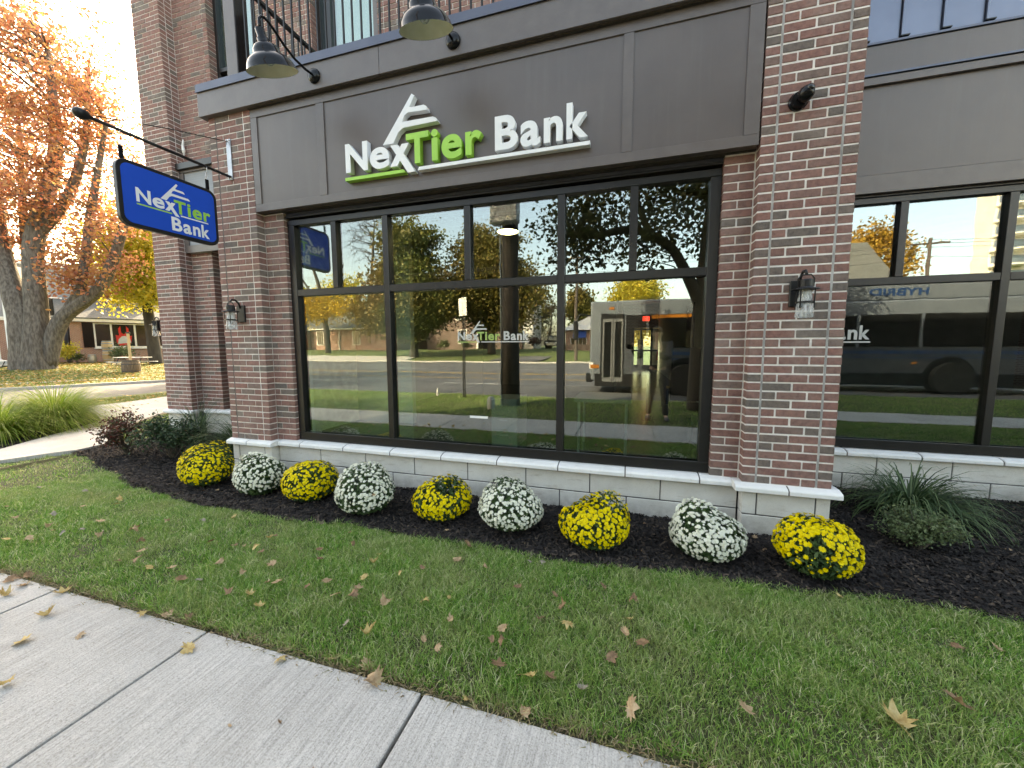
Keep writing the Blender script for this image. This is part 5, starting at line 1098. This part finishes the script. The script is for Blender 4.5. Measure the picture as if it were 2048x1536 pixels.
# ================================================================== the pub across the side road
A0 = Vector((-39.85, 14.75, .42)); UX = Vector((.392, .920, 0)); NX = Vector((.920, -.392, 0)); UZ = Vector((0,0,1))
pub = empty('pub_building', A0[:], label='brick and grey pub with white framed windows behind the maple', cat='building')
def PB(name, mat, s0, s1, d0, d1, z0, z1, par=None, bev=.004, root=None):
    """box in the pub's frame: s along the wall, d outward"""
    c = A0+UX*(s0+s1)/2+NX*(d0+d1)/2+UZ*(z0+z1)/2
    return MB().obox(c, UX, NX, UZ, abs(s1-s0)/2, abs(d1-d0)/2, (z1-z0)/2).build(name, mat, par or pub, bev=bev)
PB('wall', 'far_brick_red', 0, 9, -6, 0, -.2, 3.05)
w_ = PB('window', 'house_white', 1.20, 5.4, .0, .10, 1.10, 3.0)
for a, b2 in ((1.29, 2.08), (2.2, 3.42), (3.54, 4.3), (4.42, 5.3)): PB('pane', 'dark_window', a, b2, .101, .112, 1.22, 2.92, w_, 0)
PB('shutter', 'gloss_black', .62, 1.18, .0, .05, 1.12, 3.02); PB('sill', 'house_white', 1.15, 5.45, .0, .16, 1.02, 1.095)
MB_ = MB()
def pt(s, d, z): return A0+UX*s+NX*d+UZ*z
flame = [(2.42,1.35),(2.55,1.28),(3.05,1.28),(3.2,1.5),(3.28,2.05),(3.1,2.0),(3.12,2.6),(2.98,2.82),(2.98,2.3),(2.82,2.15),(2.68,2.3),(2.66,2.8),(2.52,2.6),(2.55,2.05),(2.36,2.1),(2.38,1.6)]
MB_.prism(flame, lambda p: pt(p[0], .116, p[1]), lambda p: pt(p[0], .113, p[1])).build('window_decal', 'red_paint', w_, fix=True)
MB().prism([(2.45,1.4),(3.2,1.5),(3.15,1.8),(2.9,2.02),(2.7,2.0),(2.5,1.75)], lambda p: pt(p[0], .119, p[1]), lambda p: pt(p[0], .117, p[1])).build('window_decal', 'cabinet_grey', w_, fix=True)
PB('eave_board', 'house_white', -.5, 9.3, -.1, .48, 3.06, 3.28); 
MB().prism([(.52, 3.29), (.52, 3.36), (-4.2, 5.0), (-6.4, 5.0), (-6.4, 3.29)], lambda p: pt(-.6, p[0], p[1]), lambda p: pt(9.4, p[0], p[1])).build('roof', 'shingle', pub, fix=True)
PB('dormer', 'siding_grey', 2.6, 4.6, -4.8, -2.6, 3.9, 5.6); PB('chimney', 'house_white', 4.8, 5.4, -4, -3.4, 4.2, 6.2)
PB('upper_storey', 'siding_grey', -9, 3.2, -13, -5.2, -.2, 7.6); PB('cornice', 'house_white', -9.2, 3.4, -13.2, -5.0, 7.61, 7.95)
uw = PB('window', 'house_white', -1.0, -.1, -5.2, -5.1, 3.6, 5.2); PB('pane', 'dark_window', -.9, -.2, -5.099, -5.09, 3.7, 5.1, uw, 0)
PB('wall', 'far_brick_red', -5.5, -.3, -4, -1.2, -.2, 3.05); PB('eave_board', 'house_white', -5.6, -.3, -4, -1.0, 3.06, 3.3)
w3 = PB('window', 'house_white', -2.4, -.55, -1.2, -1.1, .9, 2.9); PB('pane', 'dark_window', -2.3, -1.65, -1.099, -1.09, 1.0, 2.8, w3, 0); PB('pane', 'dark_window', -1.55, -.65, -1.099, -1.09, 1.0, 2.8, w3, 0)
po = empty('porch', (-40.1, 11.8, .6)); po.parent = pub; po.location = Vector((-40.1, 11.8, .6))-A0
for (x, y) in ((-39.85, 11.9), (-40.75, 11.35)):
    c = MB().lathe([(.34,0), (.34,.12), (.27,.16), (.255,3.0), (.235,5.1), (.30,5.2), (.32,5.3), (.32,5.42)], (x, y, .62), 18).build('column', 'house_white', po, sm=False)
MB().obox((-41.6, 11.1, .45), (.8,.6,0), (-.6,.8,0), (0,0,1), 2.4, .9, .17).build('porch_floor', 'kerb', po); MB().obox((-41.6, 11.1, 6.5), (.8,.6,0), (-.6,.8,0), (0,0,1), 2.5, 1.0, .45).build('entablature', 'house_white', po)

def barrel(loc, r, h, label, hoopm='hoop', mats=('oak',), cat='barrel'):
    t = empty('barrel', loc, label=label, cat=cat); m_ = MB()
    n_ = 18
    for k in range(n_):
        a0, a1 = 2*math.pi*(k+.03)/n_, 2*math.pi*(k+.97)/n_; V = []
        for i in range(6):
            z = h*i/5; rr_ = r*(.80+.20*math.sin(math.pi*i/5)); V += [(rr_*math.cos(a0), rr_*math.sin(a0), z), (rr_*math.cos(a1), rr_*math.sin(a1), z)]
        MB().add(V, [(2*i, 2*i+1, 2*i+3, 2*i+2) for i in range(5)]).build('stave', mats[0], t, local=True)
    for z in (.06, .28, .72, .94):
        rr_ = r*(.80+.20*math.sin(math.pi*z)); MB().lathe([(rr_+.004, z*h-.025), (rr_+.012, z*h-.025), (rr_+.012, z*h+.025), (rr_+.004, z*h+.025)], n=20).build('hoop', hoopm, t, local=True)
    MB().lathe([(0, h*.96), (r*.8, h*.96)], n=18).build('head', mats[0], t, local=True); MB().lathe([(0, .01), (r*.78, .01), (r*.78,.05)], n=18).build('bottom', mats[0], t, local=True); return t
barrel((-27.2, 11.35, -.04), .42, .86, 'dark oak barrel planter on the grass with a wooden post in it')
pp = empty('wooden_post', (-27.2, 11.35, .8), label='tan wooden post standing in the oak barrel', cat='post'); bx('shaft', 'new_wood', pp, -27.25, -27.15, 11.30, 11.40, .1, 2.32, bev=.01); bx('cap', 'black_metal', pp, -27.28, -27.12, 11.27, 11.43, 2.325, 2.40, bev=.02)
def keg(x, y, z, label, m_='keg'):
    t = empty('keg', (x, y, z), label=label, cat='keg'); MB().lathe([(0,0), (.20,0), (.21,.06), (.19,.08), (.235,.16), (.24,.30), (.235,.44), (.19,.52), (.21,.54), (.20,.60), (.17,.60), (.17,.55), (0,.55)], n=18).build('body', m_, t, local=True, sm=False); return t
keg(-38.35, 15.1, .42, 'steel keg standing by the brick wall left of the blue banded barrel'); keg(-37.9, 14.9, .42, 'short steel keg in front of the others by the pub wall')
barrel((-37.5, 15.6, .42), .30, .85, 'pale barrel standing by the pub wall under the blue banded one', 'keg', ('new_wood',)); barrel((-37.5, 15.6, 1.28), .30, .75, 'barrel with a blue band stacked on a pale one', 'keg_blue', ('new_wood',))
def picnic(loc, rz, label):
    t = empty('picnic_table', loc, rz, label=label, cat='picnic table', group='picnic tables outside the pub')
    for k in range(4): MB().box(-.95, .95, -.37+.187*k, -.37+.187*k+.18, .72, .76).build('top_board', 'table_white', t, local=True, bev=.004)
    for sy in (-1, 1): MB().box(-.95, .95, sy*.72-.13, sy*.72+.13, .42, .46).build('bench', 'table_white', t, local=True, bev=.004)
    for x in (-.7, .7):
        for sy in (-1, 1):
            MB().tube([(x, sy*.2, .72), (x, sy*.55, .03), (x, sy*.82, .03), (x, sy*.75, .42)], .022, 6).build('leg', 'black_metal', t, local=True)
        MB().tube([(x, -.75, .40), (x, .75, .40)], .02, 6).build('cross_bar', 'black_metal', t, local=True)
    return t
pt1 = picnic((-32.2, 14.2, .12), math.radians(22), 'white topped picnic table behind the oak barrel planter')
pt2 = copytree(pt1); pt2.location = (-37.4, 10.2, .0); pt2.rotation_euler.z = math.radians(20); pt2['label'] = 'white topped picnic table at the left picture edge beside the maple trunk'
shrub('shrub', (-36.4, 15.9, .40), .9, .9, 1.5, 900, .08, 'boxwood', 'bushy green plant under the pub window beside the picnic table'); shrub('shrub', (-37.8, 13.6, .35), .8, .8, 1.7, 900, .08, 'maple_gold', 'yellow green bush right of the maple trunk'); shrub('shrub', (-38.4, 14.3, .35), .5, .5, .9, 500, .07, 'boxwood', 'low bush before the pub brick wall')
fl = empty('flag', (-36.9, 12.2, .4), label='small white cloth flag on a stick right of the maple trunk', cat='flag'); MB().tube([(-36.9,12.2,.2), (-36.9,12.2,1.7)], .015, 6).build('stick', 'black_metal', fl)
MB().add([(-36.9,12.2,1.65), (-36.55,12.35,1.55), (-36.7,12.3,1.1), (-36.45,12.4,.75), (-36.85,12.25,.8)], [(0,1,2,4), (2,3,4)]).build('cloth', 'house_white', fl)
tag(strip('garden_edging', [(-38.5,13.4), (-36,13.6), (-33.2,14.0)], .25, .0, .42, 'kerb'), 'low grey stone edging before the pub planting', 'edging', kind='thing')

# ================================================================== the street behind the camera (mirrored in the glass)
sp = empty('utility_pole', (-2.68, -4.72, .11), label='thick dark wooden pole with grey cabinet, in the middle of the reflection', cat='utility pole')
MB().tube([(-2.68,-4.95,0), (-2.66,-4.95,2), (-2.66,-4.95,10)], [.235,.20,.15], 18).build('pole', 'wood_pole', sp, sm=True)
cb = bx('cabinet', 'cabinet_grey', sp, -2.98, -2.36, -4.73, -4.45, 4.23, 5.0, bev=.02)
for a, b2 in (((-2.93, 4.30), (-2.68, 4.85)), ((-2.68, 4.85), (-2.42, 4.30))): MB().tube([(a[0], -4.445, a[1]), (b2[0], -4.445, b2[1])], .012, 4).build('rib', 'cabinet_grey', cb)
MB().tube([(-2.83,-4.76,.1), (-2.83,-4.76,6)], .018, 6).build('conduit', 'steel', sp)
tag(MB().lathe([(0,0), (.09,.0), (.09,.22), (.06,.28), (0,.28)], (-2.95,-4.35,.11), 14).build('pipe_stub', 'cabinet_grey', sm=False), 'short grey pipe stub at the foot of the thick pole', 'pipe')
ss = empty('road_sign', (-4.30, -5.9, .1), label='thin road sign seen from its white back left of the pole reflection', cat='sign')
for dx in (0, .05): bx('post', 'black_metal', ss, -4.32+dx, -4.295+dx, -5.92, -5.89, .05, 2.85)
MB().prism(rrect(-.16, .16, 0, .46, .03), lambda p: (-4.30+p[0], -5.885+p[0]*.7, 2.36+p[1]), lambda p: (-4.30+p[0], -5.88+p[0]*.7, 2.36+p[1])).build('plate', 'house_white', ss, fix=True)
tag(MB().lathe([(0,.25), (.03,.24), (.035,0)], (-5.2,-6.1,.1), 10).build('marker_post', 'house_white'), 'short white marker stub on the reflected verge', 'marker')

def pole(name, x, y, h, label, arms, group=None):
    t = empty(name, (x, y, 0), label=label, cat='utility pole', group=group); MB().tube([(x,y,-.2), (x,y,h)], [.16,.11], 10).build('pole', 'wood_pole', t)
    for z, w_ in arms:
        a = MB().box(x-w_, x+w_, y-.06, y+.06, z-.06, z+.06).build('crossarm', 'wood_pole', t)
        for k in (-1, -.55, .55, 1): MB().lathe([(.04,0), (.06,.08), (.03,.16), (0,.18)], (x+k*w_*.93, y, z+.06), 8).build('insulator', 'cabinet_grey', a)
    return t
pole('utility_pole', 22.4, -32.6, 9.8, 'crossarm utility pole against the sky in the right window', [(9.4, 1.25)])
pole('utility_pole', -4.7, -32.8, 10.2, 'slim crossarm pole near the shop in the main window reflection', [(9.6, 1.2)])
for i, (dz, dy) in enumerate(((9.55, 0), (9.6, .0), (9.2, .1), (8.4, .1))):
    dx = (-1.15, 1.15, -.6, .2)[i]; P = [(-75+ (95.95+75)*k/24, -32.7+dy, 0) for k in range(25)]; pts = [(-75,-32.7,dz)]
    xs_ = [-75,-40,-4.7,22.4,60,100]; pts = []
    for a, b2 in zip(xs_, xs_[1:]):
        for k in range(8): s_ = k/8; pts.append((a+(b2-a)*s_, -32.7+dx*.3, dz-1.2*4*s_*(1-s_)*.5))
    tag(MB().tube(pts, .014, 4).build('power_wire', 'black_metal'), f'{["upper","second","third","lowest"][i]} power wire strung along the far side of the road', 'wire', 'power wires across the road')

def house(name, label, x0, x1, y, dep, z0, ze, ridge, wall, roof, wins, cat='house', over=.35):
    t = empty(name, ((x0+x1)/2, y, z0), label=label, cat=cat); bx('wall', wall, t, x0, x1, y-dep, y, z0-.5, ze, bev=0)
    MB().prism([(y+over, ze-.02), (y+over, ze+.16), (y-dep/2, ridge), (y-dep-over, ze+.16), (y-dep-over, ze-.02)], lambda p: (x0-over, p[0], p[1]), lambda p: (x1+over, p[0], p[1])).build('roof', roof, t, fix=True)
    bx('gutter', 'house_white', t, x0-over, x1+over, y+over, y+over+.1, ze-.06, ze+.15)
    for a, b2, c, d in wins:
        w_ = bx('window', 'house_white', t, a, b2, y, y+.08, c, d); bx('pane', 'dark_window', w_, a+.12, b2-.12, y+.081, y+.09, c+.12, d-.12, bev=0)
        for k in (1, 2): bx('glazing_bar', 'house_white', w_, a+(b2-a)*k/3-.02, a+(b2-a)*k/3+.02, y+.091, y+.10, c+.12, d-.12, bev=0)
    return t
h1 = house('brick_house', 'low red brick house with grey roof at the left of the reflection', -52, -33, -46, 11, 1.0, 4.2, 7.9, 'far_brick_red', 'shingle', [(-40.6,-39.0,1.75,3.95), (-47.2,-45.8,1.75,3.95)])
MB().prism([(-52.2, 4.0), (-48.0, 4.0), (-51.6, 6.7), (-54, 6.7), (-56, 4.0)], lambda p: (p[0], -44.5, p[1]), lambda p: (p[0], -50, p[1])).build('gable_roof', 'shingle', h1, fix=True)
MB().prism([(-47.7, 3.9), (-48.2, 3.9), (-51.7, 6.6), (-51.4, 6.95)], lambda p: (p[0], -44.3, p[1]), lambda p: (p[0], -44.5, p[1])).build('verge_board', 'house_white', h1, fix=True); bx('wall', 'far_brick_red', h1, -55.5, -48.4, -50, -44.8, .5, 4.1, bev=0)
bx('downpipe', 'house_white', h1, -42.95, -42.8, -45.95, -45.8, 1.0, 4.2); bx('roof_vent', 'house_white', h1, -42, -39.6, -52, -51, 7.6, 8.5)
h2 = house('brick_house', 'two storey dark brick house behind the poles in the reflection', -31, -15.2, -52, 9, 1.0, 8.2, 10.5, 'far_brick_brown', 'shingle', [(-17.4,-16.4,5.6,7.4), (-17.2,-16.2,1.8,4.4), (-21.6,-20.4,5.6,7.4), (-26,-24.8,5.6,7.4), (-25.6,-24.2,2,4.2)])
bx('white_wing', 'house_white', h2, -15.15, -13.6, -58, -52.3, .5, 7.9, bev=0); d_ = bx('entry_door', 'gloss_black', h2, -22.2, -20.6, -52, -51.9, 1.0, 3.6); bx('door_trim', 'house_white', d_, -22.5, -22.2, -52, -51.85, 1.0, 3.9); bx('door_trim', 'house_white', d_, -20.6, -20.3, -52, -51.85, 1.0, 3.9)
h3 = empty('shop_building', (-3.5, -48, 1.0), label='brick shop with white hipped roof and blue awning behind the bus', cat='shop'); bx('wall', 'far_brick_red', h3, -8.0, 3, -60, -48, .5, 3.7, bev=0)
MB().add([(-8.6,-47.4,3.65), (3.6,-47.4,3.65), (3.6,-60.6,3.65), (-8.6,-60.6,3.65), (-3.3,-52.5,6.6), (1,-55,6.6)], [(0,1,5,4), (1,2,5), (2,3,4,5), (3,0,4), (0,3,2,1)]).build('roof', 'roof_white', h3)
MB().prism([(-48, 3.6), (-47.1, 2.75), (-47.1, 2.65), (-48, 2.65)], lambda p: (-6.95, p[0], p[1]), lambda p: (-5.3, p[0], p[1])).build('awning', 'awning_blue', h3, fix=True)
w_ = bx('window', 'house_white', h3, -7.4, -5.2, -48, -47.92, 1.5, 2.64)
for k in range(4): bx('pane', 'dark_window', w_, -7.3+.53*k, -6.84+.53*k, -47.919, -47.91, 1.6, 2.6, bev=0)
tag(MB().box(-8.6, 3, -46.4, -45.6, .5, 1.75).build('hedge_wall', 'far_brick_brown'), 'low dark brick wall in front of the white roofed shop', 'wall')
h4 = house('tan_house', 'tan house with tall grey gable roof in the right window reflection', 11, 22, -36, 10, 1.0, 6.9, 11.6, 'house_white', 'shingle', [(13,14.4,3,5)])
shrub('shrub', (-26.5,-49,1.0), 1.2, 1, 1.7, 500, .14, 'boxwood', 'dark bush before the dark brick house in the reflection'); shrub('shrub', (-13.0,-51,1.0), 1.5, 1, 2.4, 600, .15, 'shrub_red', 'crimson bush at the foot of the white house wing'); shrub('shrub', (-22.8,-48.6,1.0), 1.0, 1, 1.5, 400, .14, 'boxwood', 'small rounded bush beside the dark house door')
tw = empty('apartment_tower', (85,-112,0), label='tall white apartment tower with curved balconies in the right window reflection', cat='building'); bx('wall', 'tower_white', tw, 79, 108, -117, -112, 0, 58, bev=0)
for f in range(16):
    z = 6+3.3*f
    for k, x in enumerate((82, 89, 96, 103)):
        if f > 3 and k < 3:
            MB().lathe([(0,.3), (3.1,.3), (3.1,0), (0,0)], (x,-112,z), 20).build('balcony', 'tower_white', tw); 
    MB().box(79.5, 107.5, -111.98, -111.9, z+.9, z+2.5).build('window_band', 'tower_glass', tw)

# ---- the bus
bus = empty('city_bus', (5.9,-10.4,-.03), label='white city bus with blue stripe passing in the near lane, mirrored in the glass', cat='bus')
BX0, BX1, BY0, BY1 = -1.2, 13.0, -11.7, -9.2
bx('body', 'bus_shaded_white', bus, BX0, BX1, BY0, BY1, .36, 2.98, bev=.12, seg=3)
bx('roof_fairing', 'bus_shaded_white', bus, 3.6, 12.4, BY0+.3, BY1-.06, 2.96, 3.50, bev=.12, seg=3)
bx('skirt', 'bus_dark', bus, BX0+.15, BX1-.1, BY0+.02, BY1+.012, .20, .62, bev=.02); bx('stripe', 'bus_blue', bus, 1.2, BX1-.2, BY1+.0065, BY1+.010, 1.24, 1.34, bev=0); bx('stripe', 'bus_blue', bus, 1.2, BX1-.2, BY1+.0065, BY1+.010, 1.10, 1.14, bev=0)
bx('side_panel', 'bus_panel', bus, -.10, BX1-.15, BY1+.0005, BY1+.006, .62, 1.455, bev=0)
gb = bx('glazing_band', 'bus_dark', bus, -.08, BX1-.6, BY1+.001, BY1+.008, 1.46, 2.52, bev=0)
for k in range(7): bx('side_window', 'dark_window', gb, .65+1.68*k, .65+1.68*k+1.52, BY1+.009, BY1+.016, 1.50, 2.48, bev=0)
for k in range(8): bx('window_post', 'bus_shaded_white', gb, .57+1.68*k-.03, .57+1.68*k+.05, BY1+.0165, BY1+.02, 1.46, 2.52, bev=0)
dr = bx('front_door', 'bus_dark', bus, -.86, -.12, BY1+.002, BY1+.014, .30, 2.56, bev=0)
for x in (-.80, -.47): 
    f_ = bx('door_leaf', 'bus_grey', dr, x, x+.31, BY1+.015, BY1+.03, .36, 2.40); bx('door_glass', 'dark_window', f_, x+.05, x+.26, BY1+.031, BY1+.036, .5, 2.3, bev=0)
bx('windscreen', 'dark_window', bus, BX0-.012, BX0-.002, BY0+.15, BY1-.12, 1.15, 2.55, bev=0); bx('bumper', 'bus_dark', bus, BX0-.14, BX0+.1, BY0+.05, BY1-.02, .32, .62, bev=.04)
bx('headlight', 'house_white', bus, BX0-.02, BX0+.12, BY1-.35, BY1+.006, .78, .98); bx('turn_signal', 'amber', bus, BX0+.02, BX0+.30, BY1+.002, BY1+.012, .80, .92); bx('marker_lamp', 'amber', bus, -.6, -.45, BY1+.001, BY1+.012, 2.70, 2.78); bx('side_destination', 'amber', bus, .7, 2.3, BY1+.017, BY1+.022, 2.40, 2.50)
mr = MB().tube([(BX0+.1, BY1-.2, 2.5), (BX0-.35, BY1+.05, 2.55), (BX0-.42, BY1+.12, 2.35)], .025, 6).build('mirror_arm', 'bus_dark', bus); bx('mirror', 'bus_dark', mr, BX0-.52, BX0-.38, BY1+.02, BY1+.24, 1.75, 2.35, bev=.03)
for x in (1.75, 9.75):
    MB().lathe([(.66, .02), (.66, .0), (0, .0)], (x, BY1+.0135, .50), 24, 'y').build('wheel_arch', 'bus_dark', bus)
    w_ = MB().lathe([(0,.03), (.30,.03), (.47,.05), (.50,.0), (.50,-.22), (0,-.22)], (x, BY1-.0, .47), 24, 'y').build('wheel', 'rubber', bus, sm=False); MB().lathe([(0,.055), (.10,.07), (.16,.04), (.29,.045), (.30,.03)], (x, BY1, .47), 20, 'y').build('rim', 'steel', w_)
    bx('reflector', 'amber', bus, x-.95, x-.82, BY1+.0065, BY1+.012, .92, .97); bx('reflector', 'amber', bus, x+.82, x+.95, BY1+.0065, BY1+.012, .92, .97)
text('fleet_lettering', 'HYBRID', 'bus_blue', bus, (0, 1.55, 3.12, 3.36), lambda u, v, w: (9.1-u, BY1-.052+w-.008, v), .01, .03)
# ---- dark pickup in the drive
car = empty('pickup_truck', (-10.0,-50,1.1), label='dark pickup truck parked in the drive across the road', cat='truck'); bx('body', 'bus_dark', car, -11, -9, -53, -48, 1.5, 2.2, bev=.1, seg=2); cb = bx('cab', 'bus_dark', car, -10.9, -9.1, -52, -49.6, 2.2, 2.95, bev=.2, seg=2); bx('windscreen', 'tower_glass', cb, -10.7, -9.3, -49.6, -49.5, 2.3, 2.85, bev=0); bx('grille', 'steel', car, -10.7, -9.3, -48, -47.95, 1.6, 2.0)
for x in (-10.9, -9.1):
    for y in (-52, -48.9): MB().lathe([(0,.12), (.30,.12), (.38,.08), (.38,-.08), (0,-.12)], (x, y, 1.42), 16, 'x').build('wheel', 'rubber', car)
for x in (-10.75, -9.5): bx('headlight', 'house_white', car, x, x+.3, -47.96, -47.9, 1.85, 2.05)

# ================================================================== the photographer, seen only as a dim reflection
def skinned(name, V, E_, rad, mat, parent, sub=2, rootv=0):
    me = bpy.data.meshes.new(name); me.from_pydata(V, E_, []); o = bpy.data.objects.new(name, me); COL.objects.link(o)
    md = o.modifiers.new('s', 'SKIN'); md.use_smooth_shade = True; o.modifiers.new('d', 'SUBSURF').levels = sub; o.modifiers['d'].render_levels = sub
    sv = me.skin_vertices[0].data
    for i, r in enumerate(rad): sv[i].radius = r if hasattr(r, '__len__') else (r, r); sv[i].use_root = (i == rootv)
    dg = bpy.context.evaluated_depsgraph_get(); m2 = bpy.data.meshes.new_from_object(o.evaluated_get(dg)); bpy.data.objects.remove(o)
    m2.name = name; m2.materials.clear(); m2.materials.append(MATS[mat]); smooth(m2); return link(name, m2, parent)
pe = empty('person', (.55,-3.95,.125), label='person in dark jacket and jeans holding a phone up, seen only in the glass', cat='person')
px_, py_, g = .55, -3.98, .125
J = {'pel': (px_, py_, g+.93), 'wst': (px_, py_+.01, g+1.10), 'cht': (px_, py_, g+1.30), 'nek': (px_, py_-.01, g+1.49), 'hd0': (px_-.01, py_+.03, g+1.57), 'hd1': (px_-.02, py_+.04, g+1.67), 'hd2': (px_-.02, py_+.03, g+1.74),
     'shL': (px_-.19, py_+.01, g+1.42), 'elL': (px_-.36, py_+.17, g+1.20), 'wrL': (px_-.46, py_+.40, g+1.36), 'haL': (px_-.48, py_+.47, g+1.40), 'shR': (px_+.19, py_, g+1.42), 'elR': (px_+.16, py_+.24, g+1.18), 'wrR': (px_-.20, py_+.42, g+1.34), 'haR': (px_-.30, py_+.47, g+1.38),
     'hpL': (px_-.09, py_, g+.88), 'knL': (px_-.13, py_+.05, g+.50), 'anL': (px_-.15, py_+.03, g+.09), 'toL': (px_-.17, py_+.19, g+.045), 'hpR': (px_+.09, py_, g+.88), 'knR': (px_+.13, py_+.10, g+.50), 'anR': (px_+.16, py_+.12, g+.09), 'toR': (px_+.18, py_+.28, g+.045)}
RD = {'pel': (.15,.11), 'wst': (.135,.10), 'cht': (.16,.115), 'nek': .055, 'hd0': (.068,.082), 'hd1': (.078,.095), 'hd2': (.055,.065), 'shL': .062, 'elL': .045, 'wrL': .031, 'haL': (.036,.020), 'shR': .062, 'elR': .045, 'wrR': .031, 'haR': (.036,.020), 'hpL': .088, 'knL': .060, 'anL': .040, 'toL': (.042,.028), 'hpR': .088, 'knR': .060, 'anR': .040, 'toR': (.042,.028)}
ED = [('pel','wst'),('wst','cht'),('cht','nek'),('nek','hd0'),('hd0','hd1'),('hd1','hd2'),('cht','shL'),('shL','elL'),('elL','wrL'),('wrL','haL'),('cht','shR'),('shR','elR'),('elR','wrR'),('wrR','haR'),('pel','hpL'),('hpL','knL'),('knL','anL'),('anL','toL'),('pel','hpR'),('hpR','knR'),('knR','anR'),('anR','toR')]
def sub_skin(name, keys, mat, grow, extra=None):
    ks = [k for k in J if k in keys]; ix = {k: i for i, k in enumerate(ks)}; V = [J[k] for k in ks]; rad = []
    for k in ks:
        r = RD[k]; r = r if hasattr(r, '__len__') else (r, r); rad.append((r[0]+grow, r[1]+grow))
    return skinned(name, V, [(ix[a], ix[b2]) for a, b2 in ED if a in ix and b2 in ix], rad, mat, pe)
body = sub_skin('body', set(J), 'skin', 0)
sub_skin('jacket', {'pel','wst','cht','shL','elL','wrL','shR','elR','wrR'}, 'jacket', .022); sub_skin('jeans', {'pel','hpL','knL','anL','hpR','knR','anR'}, 'denim', .017)
for s_ in ('L', 'R'):
    a, t_ = Vector(J['an'+s_]), Vector(J['to'+s_]); MB().sphere(((a.x+t_.x)/2, (a.y+t_.y)/2+.02, g+.045), (.052,.145,.05), 14, 8).build('shoe', 'shoe', pe, sm=True)
    h_ = Vector(J['ha'+s_]); w_ = Vector(J['wr'+s_]); dv = (h_-w_).normalized(); sx = 1 if s_ == 'L' else -1
    for k, (off, ln) in enumerate(((-.028,.062), (-.010,.072), (.010,.068), (.027,.054), (.034,.05))):
        b_ = h_+Vector((0, 0, off)) + dv*.02 if k < 4 else h_+Vector((sx*.01, 0, .02))
        d1 = (dv+Vector((sx*.25, .05, 0))).normalized() if k < 4 else Vector((sx*.3, .5, .8)).normalized(); d2 = (d1+Vector((sx*.9, -.1, 0))).normalized() if k < 4 else Vector((sx*.8, .4, .3)).normalized()
        MB().tube([b_, b_+d1*ln*.5, b_+d1*ln*.5+d2*ln*.35, b_+d1*ln*.5+d2*ln*.55], [.009,.0085,.008,.006], 8).build('finger' if k < 4 else 'thumb', 'skin', body, sm=True)
MB().sphere((px_-.022, py_+.018, g+1.695), (.088,.105,.085), 18, 10).build('hair', 'hair', pe, sm=True)
MB().tube([(px_-.02,py_+.135,g+1.655), (px_-.02,py_+.155,g+1.625), (px_-.02,py_+.138,g+1.615)], [.008,.014,.010], 8).build('nose', 'skin', body, sm=True)
for sx in (-1, 1):
    MB().sphere((px_-.02+sx*.032, py_+.122, g+1.655), .011, 8, 6).build('eye', 'gloss_black', body, sm=True); MB().sphere((px_-.02+sx*.082, py_+.035, g+1.63), (.012,.02,.032), 8, 6).build('ear', 'skin', body, sm=True)
MB().sphere((px_-.02, py_+.128, g+1.585), (.022,.008,.006), 8, 6).build('mouth', 'red_paint', body, sm=True)
ph_ = empty('phone', (.10,-3.46,1.51), label='phone held up in both hands by the person in the reflection', cat='phone'); bx('case', 'gloss_black', ph_, .0-.015, .16, -3.462, -3.453, 1.475, 1.555, bev=.003)
for x, z in ((.0, 1.54), (.0, 1.52), (.018, 1.53)): MB().lathe([(.008,.0), (.008,.003), (0,.003)], (x,-3.453,z), 12, 'y').build('lens', 'dark_window', ph_)
